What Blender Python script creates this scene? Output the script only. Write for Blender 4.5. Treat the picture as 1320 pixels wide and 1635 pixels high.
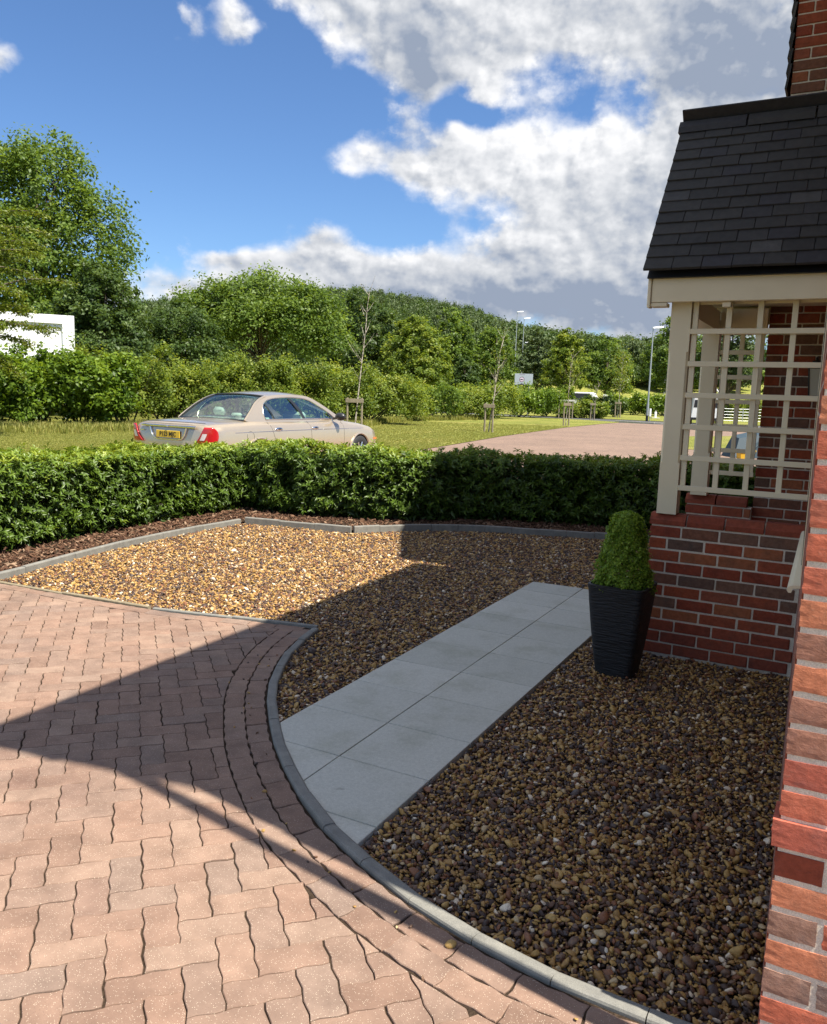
import bpy, bmesh, math, random
import numpy as np
from mathutils import Vector, Matrix, Euler
R_ = math.radians
rng = np.random.default_rng(7); random.seed(7)
for o in list(bpy.data.objects): bpy.data.objects.remove(o)
SC = bpy.context.scene
COL = SC.collection

# ------------------------------------------------------------------ camera
YAW, PITCH, ROLL, HC, FPX = R_(27.6), math.atan((817.5-628)/1300), R_(1.8), 1.6, 1300.0
fw = np.array([-math.sin(YAW)*math.cos(PITCH), math.cos(YAW)*math.cos(PITCH), -math.sin(PITCH)])
rt = np.array([math.cos(YAW), math.sin(YAW), 0]); up = np.cross(rt, fw)
RT = math.cos(ROLL)*rt+math.sin(ROLL)*up; UP = -math.sin(ROLL)*rt+math.cos(ROLL)*up
cam = bpy.data.cameras.new('camera'); camo = bpy.data.objects.new('camera', cam); COL.objects.link(camo)
cam.sensor_fit = 'HORIZONTAL'; cam.sensor_width = 36; cam.lens = 36*FPX/1320; cam.clip_start = .05; cam.clip_end = 6000
m3 = Matrix([[RT[i], UP[i], -fw[i]] for i in range(3)])
camo.matrix_world = Matrix.Translation((0, 0, HC)) @ m3.to_4x4()
SC.camera = camo
LAT = np.array([math.cos(YAW), math.sin(YAW)]); DEP = np.array([-math.sin(YAW), math.cos(YAW)])
def G(px, d):
    """plan position d metres ahead of the viewer in the direction of column px"""
    p = LAT*((px-660)/FPX*d)+DEP*d
    return float(p[0]), float(p[1])
def hz(px): return 628+.0314*(px-660)
def HT(px, py, d): return HC+(hz(px)-py)*d/FPX

# ------------------------------------------------------------------ sky, sun, exposure
SUN_EL = R_(59.0); SUN_H = np.array([.986, -.167])          # horizontal direction towards the sun
SKY_STRENGTH, SUN_STRENGTH, EXPOSURE = 0.080, 5.0, 1.02
w = bpy.data.worlds.new('World'); SC.world = w; w.use_nodes = True
nt = w.node_tree; nt.nodes.clear()
def N(t, typ, **k):
    n = t.nodes.new(typ)
    for a, b in k.items(): setattr(n, a, b)
    return n
def L(t, a, b): t.links.new(a, b)
def MATH(t, op, a, b=None, c=None, clamp=False):
    n = t.nodes.new('ShaderNodeMath'); n.operation = op; n.use_clamp = clamp
    for i, v in enumerate((a, b, c)):
        if v is None: continue
        if isinstance(v, (int, float)): n.inputs[i].default_value = v
        else: t.links.new(v, n.inputs[i])
    return n.outputs[0]
def MR(t, v, a, b, c=0., d=1., smooth=True):
    n = t.nodes.new('ShaderNodeMapRange'); n.interpolation_type = 'SMOOTHSTEP' if smooth else 'LINEAR'
    t.links.new(v, n.inputs[0])
    for i, q in enumerate((a, b, c, d)): n.inputs[i+1].default_value = q
    return n.outputs[0]
def MIX(t, fac, a, b, blend='MIX'):
    n = t.nodes.new('ShaderNodeMix'); n.data_type = 'RGBA'; n.blend_type = blend
    for s, v in ((n.inputs[0], fac), (n.inputs[6], a), (n.inputs[7], b)):
        if isinstance(v, (int, float)): s.default_value = v
        elif isinstance(v, tuple): s.default_value = (*v, 1) if len(v) == 3 else v
        else: t.links.new(v, s)
    return n.outputs[2]
sky = N(nt, 'ShaderNodeTexSky', sky_type='NISHITA', sun_disc=False)
sky.sun_elevation = SUN_EL; sky.sun_rotation = math.atan2(SUN_H[0], SUN_H[1])
sky.air_density = 1.0; sky.dust_density = .35; sky.ozone_density = 2.2; sky.altitude = 80
geo = N(nt, 'ShaderNodeTexCoord'); sep = N(nt, 'ShaderNodeSeparateXYZ'); L(nt, geo.outputs['Generated'], sep.inputs[0])
az = MATH(nt, 'MULTIPLY', MATH(nt, 'ARCTAN2', sep.outputs[0], sep.outputs[1]), 57.29578)
el = MATH(nt, 'MULTIPLY', MATH(nt, 'ARCSINE', sep.outputs[2]), 57.29578)
cv = N(nt, 'ShaderNodeCombineXYZ'); L(nt, az, cv.inputs[0]); L(nt, el, cv.inputs[1])
def gnoise(scale, detail, rough, off):
    n = N(nt, 'ShaderNodeTexNoise', noise_dimensions='2D'); n.inputs['Scale'].default_value = scale; n.inputs['Detail'].default_value = detail; n.inputs['Roughness'].default_value = rough
    v = N(nt, 'ShaderNodeVectorMath', operation='MULTIPLY_ADD'); L(nt, cv.outputs[0], v.inputs[0]); v.inputs[1].default_value = (1, 1.3, 1); v.inputs[2].default_value = off; L(nt, v.outputs[0], n.inputs['Vector'])
    return n
wx = gnoise(.20, 2, .5, (11.3, 7.9, 3))
ws_ = N(nt, 'ShaderNodeVectorMath', operation='MULTIPLY_ADD'); L(nt, wx.outputs['Color'], ws_.inputs[0]); ws_.inputs[1].default_value = (4.4, 2.8, 0); L(nt, cv.outputs[0], ws_.inputs[2])
# cloud banks and gaps as (azimuth, elevation, half width, half height, weight) in degrees
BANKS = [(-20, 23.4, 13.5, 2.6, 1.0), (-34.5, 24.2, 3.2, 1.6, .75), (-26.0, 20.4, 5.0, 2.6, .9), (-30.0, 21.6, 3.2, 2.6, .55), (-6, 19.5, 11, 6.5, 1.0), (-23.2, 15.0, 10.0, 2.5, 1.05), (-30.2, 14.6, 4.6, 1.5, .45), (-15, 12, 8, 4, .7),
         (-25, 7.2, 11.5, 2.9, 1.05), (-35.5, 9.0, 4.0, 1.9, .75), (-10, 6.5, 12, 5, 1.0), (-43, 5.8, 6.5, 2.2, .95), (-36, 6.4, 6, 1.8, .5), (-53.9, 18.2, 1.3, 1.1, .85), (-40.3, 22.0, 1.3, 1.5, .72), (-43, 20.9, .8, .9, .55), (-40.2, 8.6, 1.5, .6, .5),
         (14, 12, 14, 8, .9), (48, 12, 16, 6, .9), (-88, 12, 16, 6, .9), (-12, 40, 18, 7, .95), (-70, 42, 22, 9, .95), (-120, 30, 20, 10, .95), (0, 72, 600, 20, .80), (-60, 50, 60, 9, .5), (-150, 55, 30, 10, .6), (70, 40, 20, 9, .9), (130, 20, 24, 9, .9), (165, 38, 34, 10, .9), (-165, 34, 26, 9, .9), (-165, 16, 22, 8, .9),  # clouds out of view; those overhead and behind added to brighten the shade
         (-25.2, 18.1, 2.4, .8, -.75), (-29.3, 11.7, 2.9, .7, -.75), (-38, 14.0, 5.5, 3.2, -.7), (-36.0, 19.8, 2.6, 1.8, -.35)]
SHADE = [(-8.5, 20.5, 5.5, 2.8, .75), (-28.5, 20.0, 2.4, 3.0, .6), (-17, 6.0, 10, 2.0, .72), (-31, 5.5, 6, 1.3, .55), (-20, 16.0, 7, 2.2, -.35), (-12, 11.5, 4, 2.0, .25), (-33, 15, 2, 2, -.3), (30, 12, 20, 5, .4), (-90, 8, 14, 4, .4)]
def banks(lst, vec, start):
    tot = None
    for (a, e, ha, he, wt) in lst:
        v = N(nt, 'ShaderNodeVectorMath', operation='MULTIPLY_ADD'); L(nt, vec, v.inputs[0]); sx, sy = .95/ha, .95/he; v.inputs[1].default_value = (sx, sy, 0); v.inputs[2].default_value = (-(a+2.2)*sx, -(e+1.4)*sy, 0)
        ln = N(nt, 'ShaderNodeVectorMath', operation='DOT_PRODUCT'); L(nt, v.outputs[0], ln.inputs[0]); L(nt, v.outputs[0], ln.inputs[1])
        tot = MATH(nt, 'MULTIPLY_ADD', MATH(nt, 'POWER', .36788, ln.outputs['Value']), wt, tot if tot is not None else start)
    return tot
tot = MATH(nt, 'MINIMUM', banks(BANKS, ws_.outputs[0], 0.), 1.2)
def billow(off, detail):
    """cauliflower heaps: rounded cells of several sizes over soft noise"""
    n = gnoise(.34, detail, .58, off); wv = N(nt, 'ShaderNodeVectorMath', operation='MULTIPLY_ADD'); L(nt, n.outputs['Color'], wv.inputs[0]); wv.inputs[1].default_value = (2.6, 2.6, 0); L(nt, n.inputs['Vector'].links[0].from_socket, wv.inputs[2])
    vo = N(nt, 'ShaderNodeTexVoronoi', voronoi_dimensions='2D', feature='SMOOTH_F1'); vo.inputs['Scale'].default_value = .22; vo.inputs['Detail'].default_value = 1.6; vo.inputs['Roughness'].default_value = .55; vo.inputs['Lacunarity'].default_value = 2.3; vo.inputs['Smoothness'].default_value = .35; L(nt, wv.outputs[0], vo.inputs['Vector'])
    return MATH(nt, 'MULTIPLY_ADD', vo.outputs['Distance'], -.32, MATH(nt, 'MULTIPLY_ADD', n.outputs['Fac'], .95, .22))
n1 = billow((3.1, 2.2, 1), 6); n1b = billow((3.1+.42, 2.2+.62, 1), 3); n2 = gnoise(.5, 4, .55, (27, 9, 4))
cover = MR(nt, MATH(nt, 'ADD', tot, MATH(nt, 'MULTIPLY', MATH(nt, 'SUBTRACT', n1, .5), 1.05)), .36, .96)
# brightness: lit where the billow thins towards the sun, grey in the banks' undersides
rel = MATH(nt, 'MULTIPLY', MATH(nt, 'SUBTRACT', n1, n1b), 1.25)
lit = MATH(nt, 'ADD', MATH(nt, 'ADD', rel, MATH(nt, 'MULTIPLY_ADD', tot, -.42, 1.02)), MATH(nt, 'MULTIPLY_ADD', n2.outputs['Fac'], .26, -.13))
lit = MATH(nt, 'SUBTRACT', lit, banks(SHADE, ws_.outputs[0], 0.), clamp=True)
ramp = N(nt, 'ShaderNodeValToRGB'); L(nt, lit, ramp.inputs[0])
CB = .68
ramp.color_ramp.elements[0].position = 0.0; ramp.color_ramp.elements[0].color = (3.0*CB, 3.55*CB, 4.6*CB, 1)
ramp.color_ramp.elements[1].position = .95; ramp.color_ramp.elements[1].color = (9.6*CB, 9.6*CB, 9.7*CB, 1)
e_ = ramp.color_ramp.elements.new(.45); e_.color = (5.9*CB, 6.15*CB, 6.6*CB, 1)
skyc = MIX(nt, 1.0, sky.outputs[0], (.60, .77, .98), 'MULTIPLY')
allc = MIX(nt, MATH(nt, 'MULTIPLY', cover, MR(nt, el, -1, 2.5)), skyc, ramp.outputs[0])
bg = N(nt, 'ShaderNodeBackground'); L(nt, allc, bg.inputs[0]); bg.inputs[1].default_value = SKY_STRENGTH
w.cycles.sampling_method = 'MANUAL'; w.cycles.sample_map_resolution = 256
wo = N(nt, 'ShaderNodeOutputWorld'); L(nt, bg.outputs[0], wo.inputs[0])
sl = bpy.data.lights.new('sun', 'SUN'); sl.energy = SUN_STRENGTH; sl.angle = R_(.53); sl.color = (1, .94, .83)
so = bpy.data.objects.new('sun', sl); COL.objects.link(so)
so.rotation_euler = Vector((SUN_H[0]*math.cos(SUN_EL), SUN_H[1]*math.cos(SUN_EL), math.sin(SUN_EL))).to_track_quat('Z', 'Y').to_euler()
so.location = (8, -2, 14)
SC.view_settings.view_transform = 'Standard'; SC.view_settings.look = 'None'; SC.view_settings.gamma = 1; SC.view_settings.exposure = EXPOSURE
SC.view_settings.use_curve_mapping = False
try: SC.cycles.max_bounces = 5; SC.cycles.diffuse_bounces = 3; SC.cycles.glossy_bounces = 3; SC.cycles.transmission_bounces = 3; SC.cycles.transparent_max_bounces = 8; SC.cycles.caustics_reflective = False; SC.cycles.caustics_refractive = False
except Exception: pass

# ------------------------------------------------------------------ helpers
def tag(o, label=None, cat=None, group=None, kind=None):
    for k, v in (('label', label), ('category', cat), ('group', group), ('kind', kind)):
        if v: o[k] = v
    return o
def link(name, data, parent=None, loc=(0, 0, 0), rot=(0, 0, 0), mat=None):
    o = bpy.data.objects.new(name, data); COL.objects.link(o); o.location = loc; o.rotation_euler = rot
    if parent is not None: o.parent = parent
    if mat is not None and data is not None and not data.materials: data.materials.append(mat)
    return o
def empty(name, loc=(0, 0, 0), rz=0, parent=None):
    o = link(name, None, parent, loc, (0, 0, rz)); o.empty_display_size = .2; return o
def mk(name, V, F, smooth=False):
    me = bpy.data.meshes.new(name); me.from_pydata([tuple(map(float, v)) for v in V], [], [tuple(f) for f in F]); me.update()
    if smooth: me.shade_smooth()
    return me
def ob(name, V, F, mat, parent=None, smooth=False, loc=(0, 0, 0), rot=(0, 0, 0)):
    return link(name, mk(name, V, F, smooth), parent, loc, rot, mat)
class MB:
    """collects boxes, tubes and prisms into one mesh"""
    def __init__(s): s.v = []; s.f = []
    def add(s, V, F):
        n = len(s.v); s.v += [tuple(map(float, q)) for q in V]; s.f += [tuple(i+n for i in f) for f in F]; return s
    def box(s, x0, x1, y0, y1, z0, z1, b=0.):
        if b <= 0:
            return s.add([(x0, y0, z0), (x1, y0, z0), (x1, y1, z0), (x0, y1, z0), (x0, y0, z1), (x1, y0, z1), (x1, y1, z1), (x0, y1, z1)],
                         [(0, 3, 2, 1), (4, 5, 6, 7), (0, 1, 5, 4), (1, 2, 6, 5), (2, 3, 7, 6), (3, 0, 4, 7)])
        bm = bmesh.new(); bmesh.ops.create_cube(bm, size=1)
        for v in bm.verts: v.co = Vector(((x0+x1)/2+v.co.x*(x1-x0), (y0+y1)/2+v.co.y*(y1-y0), (z0+z1)/2+v.co.z*(z1-z0)))
        bmesh.ops.bevel(bm, geom=bm.edges[:], offset=b, segments=1, affect='EDGES')
        bm.verts.index_update(); s.add([v.co[:] for v in bm.verts], [[v.index for v in f.verts] for f in bm.faces]); bm.free(); return s
    def tube(s, P, r, n=8, caps=True):
        P = [np.array(p, float) for p in P]; rr = r if hasattr(r, '__len__') else [r]*len(P)
        V = []; F = []; ref = None
        for i, p in enumerate(P):
            d = P[min(i+1, len(P)-1)]-P[max(i-1, 0)]; d = d/(np.linalg.norm(d)+1e-9)
            if ref is None: ref = np.cross(d, (0, 0, 1.) if abs(d[2]) < .9 else (1., 0, 0))
            ref = ref-d*(ref@d); ref /= np.linalg.norm(ref)+1e-9; b = np.cross(d, ref)
            for k in range(n):
                a = 2*math.pi*k/n; V.append(p+rr[i]*(math.cos(a)*ref+math.sin(a)*b))
        for i in range(len(P)-1):
            for k in range(n):
                F.append((i*n+k, i*n+(k+1) % n, (i+1)*n+(k+1) % n, (i+1)*n+k))
        if caps: F.append(tuple(range(n))[::-1]); F.append(tuple((len(P)-1)*n+k for k in range(n)))
        return s.add(V, F)
    def prism(s, pts, z0, z1):
        n = len(pts)
        return s.add([(x, y, z0) for x, y in pts]+[(x, y, z1) for x, y in pts], [tuple(range(n))[::-1], tuple(range(n, 2*n))]+[(i, (i+1) % n, n+(i+1) % n, n+i) for i in range(n)])
    def ball(s, c, r, seg=12, rings=7):
        V = []; F = []; r = r if hasattr(r, '__len__') else (r, r, r)
        for i in range(rings+1):
            t = math.pi*i/rings
            for k in range(seg):
                a = 2*math.pi*k/seg; V.append((c[0]+r[0]*math.sin(t)*math.cos(a), c[1]+r[1]*math.sin(t)*math.sin(a), c[2]+r[2]*math.cos(t)))
        for i in range(rings):
            for k in range(seg): F.append((i*seg+k, (i+1)*seg+k, (i+1)*seg+(k+1) % seg, i*seg+(k+1) % seg))
        return s.add(V, F)
    def build(s, name, mat, parent=None, smooth=False, loc=(0, 0, 0), rot=(0, 0, 0)):
        o = ob(name, s.v, s.f, mat, parent, False, loc, rot)
        if smooth:
            o.data.shade_smooth()
            try: o.data.set_sharp_from_angle(angle=R_(38))
            except Exception: pass
        return o
def scatter(name, TV, TF, pos, rot, scl, tint=None):
    """one mesh of many copies of a small template: pos (N,3), rot (N,3,3), scl (N,) or (N,3)"""
    TV = np.asarray(TV, float); n = len(pos); k = len(TV); scl = np.asarray(scl, float)
    if scl.ndim == 1: scl = scl[:, None]
    V = np.einsum('nij,nkj->nki', rot, TV[None]*scl[:, None, :])+pos[:, None, :]
    lt = np.array([len(f) for f in TF]); idx = np.concatenate([np.array(f) for f in TF])
    li = (idx[None, :]+np.arange(n)[:, None]*k).ravel()
    me = bpy.data.meshes.new(name); me.vertices.add(n*k); me.vertices.foreach_set('co', V.astype(np.float32).ravel())
    me.loops.add(len(li)); me.loops.foreach_set('vertex_index', li.astype(np.int32))
    st = np.concatenate([[0], np.cumsum(np.tile(lt, n))[:-1]]); me.polygons.add(n*len(TF)); me.polygons.foreach_set('loop_start', st.astype(np.int32))
    me.update(calc_edges=True)
    if tint is not None:
        a = me.attributes.new('tint', 'FLOAT', 'POINT'); a.data.foreach_set('value', np.repeat(tint, k).astype(np.float32))
    return me
def basis(nrm, spin):
    """rotation matrices whose z is nrm, spun by spin"""
    z = nrm/(np.linalg.norm(nrm, axis=1, keepdims=True)+1e-9)
    h = np.where(np.abs(z[:, 2:3]) > .95, np.array([[1., 0, 0]]), np.array([[0, 0, 1.]]))
    x = np.cross(h, z); x /= np.linalg.norm(x, axis=1, keepdims=True)+1e-9; y = np.cross(z, x)
    c, s = np.cos(spin)[:, None], np.sin(spin)[:, None]
    return np.stack([x*c+y*s, -x*s+y*c, z], axis=2)
def inside(P, poly):
    x, y = P[:, 0], P[:, 1]; r = np.zeros(len(P), bool); n = len(poly); j = n-1
    for i in range(n):
        xi, yi = poly[i]; xj, yj = poly[j]
        r ^= ((yi > y) != (yj > y)) & (x < (xj-xi)*(y-yi)/((yj-yi) or 1e-9)+xi); j = i
    return r
def catmull(P, n=12):
    P = [np.array(p, float) for p in P]; Q = []
    for i in range(len(P)-1):
        a, b, c, d = P[max(i-1, 0)], P[i], P[i+1], P[min(i+2, len(P)-1)]
        for k in range(n):
            t = k/n; Q.append(.5*((2*b)+(c-a)*t+(2*a-5*b+4*c-d)*t*t+(3*b-a-3*c+d)*t**3))
    Q.append(P[-1]); return np.array(Q)
def resample(P, step=None, n=None):
    P = np.asarray(P, float); d = np.concatenate([[0], np.cumsum(np.linalg.norm(np.diff(P, axis=0), axis=1))])
    n = n or max(2, int(round(d[-1]/step))+1); t = np.linspace(0, d[-1], n)
    return np.stack([np.interp(t, d, P[:, i]) for i in range(P.shape[1])], 1)
def offset(P, d):
    T = np.gradient(np.asarray(P), axis=0); T /= np.linalg.norm(T, axis=1, keepdims=True); return P+np.stack([-T[:, 1], T[:, 0]], 1)*d
def sdist(Q, P):
    """signed distance of points Q (n,2) from polyline P, + on the left of its direction; also nearest segment index"""
    Q = np.asarray(Q, float); a = P[:-1]; b = P[1:]; ab = b-a
    t = np.clip(((Q[:, None]-a)*ab).sum(2)/(ab**2).sum(1), 0, 1); c = a+t[..., None]*ab
    dd = np.linalg.norm(Q[:, None]-c, axis=2); i = dd.argmin(1); k = np.arange(len(Q)); v = Q-c[k, i]
    return np.sign(ab[i, 0]*v[:, 1]-ab[i, 1]*v[:, 0])*dd[k, i], i, c[k, i]
def clip(poly, p, n):
    """keep the part of poly with (q-p).n >= 0"""
    out = []; m = len(poly)
    for i in range(m):
        a, b = np.array(poly[i]), np.array(poly[(i+1) % m]); da, db = (a-p)@n, (b-p)@n
        if da >= 0: out.append(a)
        if (da >= 0) != (db >= 0): out.append(a+(b-a)*da/(da-db))
    return out
def area(p):
    p = np.array(p); return .5*abs(np.dot(p[:, 0], np.roll(p[:, 1], 1))-np.dot(p[:, 1], np.roll(p[:, 0], 1)))
PROTO = bpy.data.collections.new('prototypes')
def instancer(name, pos, eul, scl, pick, protos, kind='stuff'):
    """one object whose geometry nodes place the small pieces in protos (meshes) on points"""
    me = bpy.data.meshes.new(name); n = len(pos); me.vertices.add(n); me.vertices.foreach_set('co', np.asarray(pos, np.float32).ravel())
    for nm, ty, dat, key in (('rot', 'FLOAT_VECTOR', eul, 'vector'), ('scl', 'FLOAT_VECTOR', scl, 'vector'), ('pick', 'INT', pick, 'value')):
        a = me.attributes.new(nm, ty, 'POINT'); a.data.foreach_set(key, np.asarray(dat, np.int32 if ty == 'INT' else np.float32).ravel())
    o = link(name, me); c = bpy.data.collections.new(name+'_pieces')
    for i, p in enumerate(protos):
        c.objects.link(bpy.data.objects.new('%s_piece_%02d' % (name, i), p))
    t = bpy.data.node_groups.new(name+'_spread', 'GeometryNodeTree')
    t.interface.new_socket('Geometry', in_out='INPUT', socket_type='NodeSocketGeometry'); t.interface.new_socket('Geometry', in_out='OUTPUT', socket_type='NodeSocketGeometry')
    a, b = N(t, 'NodeGroupInput'), N(t, 'NodeGroupOutput'); ci = N(t, 'GeometryNodeCollectionInfo'); ci.inputs[0].default_value = c; ci.inputs[1].default_value = True; ci.inputs[2].default_value = True
    ip = N(t, 'GeometryNodeInstanceOnPoints'); ip.inputs['Pick Instance'].default_value = True
    def na(nm, ty): q = N(t, 'GeometryNodeInputNamedAttribute', data_type=ty); q.inputs[0].default_value = nm; return q.outputs[0]
    er = N(t, 'FunctionNodeEulerToRotation'); L(t, na('rot', 'FLOAT_VECTOR'), er.inputs[0])
    L(t, a.outputs[0], ip.inputs['Points']); L(t, ci.outputs[0], ip.inputs['Instance']); L(t, na('pick', 'INT'), ip.inputs['Instance Index']); L(t, er.outputs[0], ip.inputs['Rotation']); L(t, na('scl', 'FLOAT_VECTOR'), ip.inputs['Scale'])
    L(t, ip.outputs[0], b.inputs[0]); md = o.modifiers.new('spread', 'NODES'); md.node_group = t
    return tag(o, kind=kind)

# ------------------------------------------------------------------ materials
MATS = {}
def mat(name, col=(.5, .5, .5), rough=.6, metal=0., spec=.5, build=None, coat=0.):
    m = bpy.data.materials.new(name); m.use_nodes = True; t = m.node_tree; p = t.nodes['Principled BSDF']
    p.inputs['Base Color'].default_value = (*col, 1); p.inputs['Roughness'].default_value = rough; p.inputs['Metallic'].default_value = metal
    p.inputs['Specular IOR Level'].default_value = spec; p.inputs['Coat Weight'].default_value = coat
    if build: build(t, p)
    MATS[name] = m; return m
def noise(t, scale, detail=4, rough=.55, vec=None, typ='ShaderNodeTexNoise'):
    n = N(t, typ); n.inputs['Scale'].default_value = scale
    if 'Detail' in n.inputs and typ == 'ShaderNodeTexNoise': n.inputs['Detail'].default_value = detail; n.inputs['Roughness'].default_value = rough
    if vec is not None: L(t, vec, n.inputs['Vector'])
    return n
def coord(t, kind='Object'): return N(t, 'ShaderNodeTexCoord').outputs[kind]
def wpos(t): return N(t, 'ShaderNodeNewGeometry').outputs['Position']
def ramp_(t, fac, stops, const=False):
    r = N(t, 'ShaderNodeValToRGB'); L(t, fac, r.inputs[0]); c = r.color_ramp
    if const: c.interpolation = 'CONSTANT'
    while len(c.elements) < len(stops): c.elements.new(.5)
    for e, (p, q) in zip(c.elements, stops): e.position = p; e.color = (*q, 1)
    return r.outputs[0]
def bump(t, p, h, strength=.4, dist=.01, prev=None):
    b = N(t, 'ShaderNodeBump'); L(t, h, b.inputs['Height']); b.inputs['Strength'].default_value = strength; b.inputs['Distance'].default_value = dist
    if prev is not None: L(t, prev, b.inputs['Normal'])
    L(t, b.outputs[0], p.inputs['Normal']); return b.outputs[0]
def orand(t): return N(t, 'ShaderNodeObjectInfo').outputs['Random']
def attr(t, nm='tint'):
    a = N(t, 'ShaderNodeAttribute'); a.attribute_name = nm; return a.outputs['Fac']

def b_paver(t, p):
    v = wpos(t); r = MATH(t, 'FRACT', MATH(t, 'ADD', orand(t), attr(t)))
    base = ramp_(t, r, [(0, (.215, .138, .102)), (.25, (.260, .170, .126)), (.45, (.240, .166, .128)), (.62, (.270, .172, .126)), (.8, (.290, .200, .150)), (.92, (.230, .166, .132)), (1, (.240, .152, .114))])
    n1 = noise(t, 9, 5, .6, v); c = MIX(t, .55, base, ramp_(t, n1.outputs['Fac'], [(.3, (.55, .5, .47)), (.7, (1.25, 1.22, 1.18))]), 'MULTIPLY')
    vo = noise(t, 210, vec=v, typ='ShaderNodeTexVoronoi'); sp = MR(t, vo.outputs['Distance'], .16, .30, 1, 0)
    pick = MR(t, N_sepc(t, vo.outputs['Color']), .62, .66)
    c = MIX(t, MATH(t, 'MULTIPLY', MATH(t, 'MULTIPLY', sp, pick), .75), c, (.62, .52, .40))
    vd = noise(t, 230, vec=v, typ='ShaderNodeTexVoronoi'); dk = MATH(t, 'MULTIPLY', MR(t, vd.outputs['Distance'], .15, .28, 1, 0), MR(t, N_sepc(t, vd.outputs['Color']), .72, .76))
    c = MIX(t, MATH(t, 'MULTIPLY', dk, .6), c, (.10, .06, .05))
    st = noise(t, 1.6, 4, .6, v); c = MIX(t, MR(t, st.outputs['Fac'], .52, .72, 0, .42), c, MIX(t, 1., c, (.60, .58, .58), 'MULTIPLY'))
    L(t, c, p.inputs['Base Color'])
    L(t, MR(t, st.outputs['Fac'], .5, .7, .85, .6), p.inputs['Roughness'])
    bump(t, p, MATH(t, 'ADD', noise(t, 260, 5, .7, v).outputs['Fac'], MATH(t, 'MULTIPLY', n1.outputs['Fac'], .6)), .5, .003)
def N_sepc(t, c):
    s = N(t, 'ShaderNodeSeparateColor'); L(t, c, s.inputs[0]); return s.outputs[0]
mat('paver', rough=.85, spec=.3, build=b_paver)
def b_conc(c0, c1, sc=14, bs=.3):
    def f(t, p):
        v = wpos(t); n1 = noise(t, sc, 6, .62, v); n2 = noise(t, 1.3, 4, .6, v)
        c = ramp_(t, n1.outputs['Fac'], [(.3, c0), (.7, c1)]); c = MIX(t, MR(t, n2.outputs['Fac'], .45, .7, 0, .35), c, MIX(t, 1., c, (.62, .63, .58), 'MULTIPLY'))
        g = noise(t, 330, 2, .6, v); c = MIX(t, .35, c, ramp_(t, g.outputs['Fac'], [(.35, (.45, .45, .44)), (.65, (1.3, 1.3, 1.28))]), 'MULTIPLY')
        L(t, c, p.inputs['Base Color']); bump(t, p, MATH(t, 'ADD', n1.outputs['Fac'], g.outputs['Fac']), bs, .002)
    return f
mat('kerb', rough=.8, spec=.3, build=b_conc((.17, .165, .15), (.26, .25, .22)))
mat('timber_edging', rough=.8, spec=.3, build=b_conc((.19, .155, .10), (.30, .25, .165), 30))
def b_slab(t, p):
    v = wpos(t); r = orand(t); base = ramp_(t, r, [(0, (.50, .495, .425)), (1, (.57, .56, .485))])
    g = noise(t, 420, 3, .7, v); g2 = noise(t, 75, 5, .7, v); base = MIX(t, .5, base, ramp_(t, g2.outputs['Fac'], [(.3, (.72, .72, .70)), (.7, (1.2, 1.2, 1.2))]), 'MULTIPLY'); c = MIX(t, .45, base, ramp_(t, g.outputs['Fac'], [(.3, (.5, .5, .5)), (.7, (1.35, 1.35, 1.35))]), 'MULTIPLY')
    n2 = noise(t, 3.2, 6, .65, v); c = MIX(t, MR(t, n2.outputs['Fac'], .46, .7, 0, .55), c, MIX(t, 1., c, (.70, .70, .62), 'MULTIPLY'))
    s = noise(t, 7.5, 3, .5, v); c = MIX(t, MR(t, s.outputs['Fac'], .73, .76, 0, .4), c, (.2, .19, .16))
    L(t, c, p.inputs['Base Color']); bump(t, p, g.outputs['Fac'], .35, .0015)
mat('slab', rough=.75, spec=.35, build=b_slab)
def b_pebble(t, p):
    r = orand(t)
    c = ramp_(t, r, [(0, (.060, .035, .026)), (.11, (.35, .198, .060)), (.20, (.125, .062, .034)), (.30, (.42, .250, .072)), (.39, (.075, .046, .034)), (.49, (.36, .200, .060)), (.58, (.165, .098, .062)), (.65, (.46, .282, .086)), (.75, (.22, .090, .040)), (.84, (.085, .062, .054)), (.91, (.50, .36, .19)), (.965, (.74, .62, .46))], True)
    v = coord(t, 'Object'); n = noise(t, 1.4, 4, .6, v); c = MIX(t, .6, c, ramp_(t, n.outputs['Fac'], [(.3, (.6, .58, .55)), (.7, (1.3, 1.3, 1.28))]), 'MULTIPLY')
    L(t, c, p.inputs['Base Color']); bump(t, p, noise(t, 4, 4, .6, v).outputs['Fac'], .15, .1)
mat('pebble', rough=.5, spec=.4, build=b_pebble)
def b_chip(t, p):
    r = orand(t); c = ramp_(t, r, [(0, (.055, .028, .018)), (.35, (.10, .050, .030)), (.65, (.16, .085, .050)), (.88, (.24, .14, .085)), (1, (.34, .23, .15))])
    L(t, c, p.inputs['Base Color']); bump(t, p, noise(t, 6, 4, .6, coord(t)).outputs['Fac'], .4, .1)
mat('bark', rough=.85, spec=.2, build=b_chip)
def b_soil(t, p):
    n = noise(t, 60, 5, .6, wpos(t)); L(t, ramp_(t, n.outputs['Fac'], [(.3, (.030, .020, .014)), (.7, (.070, .048, .032))]), p.inputs['Base Color']); bump(t, p, n.outputs['Fac'], .8, .02)
mat('soil', rough=.95, spec=.1, build=b_soil)
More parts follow.
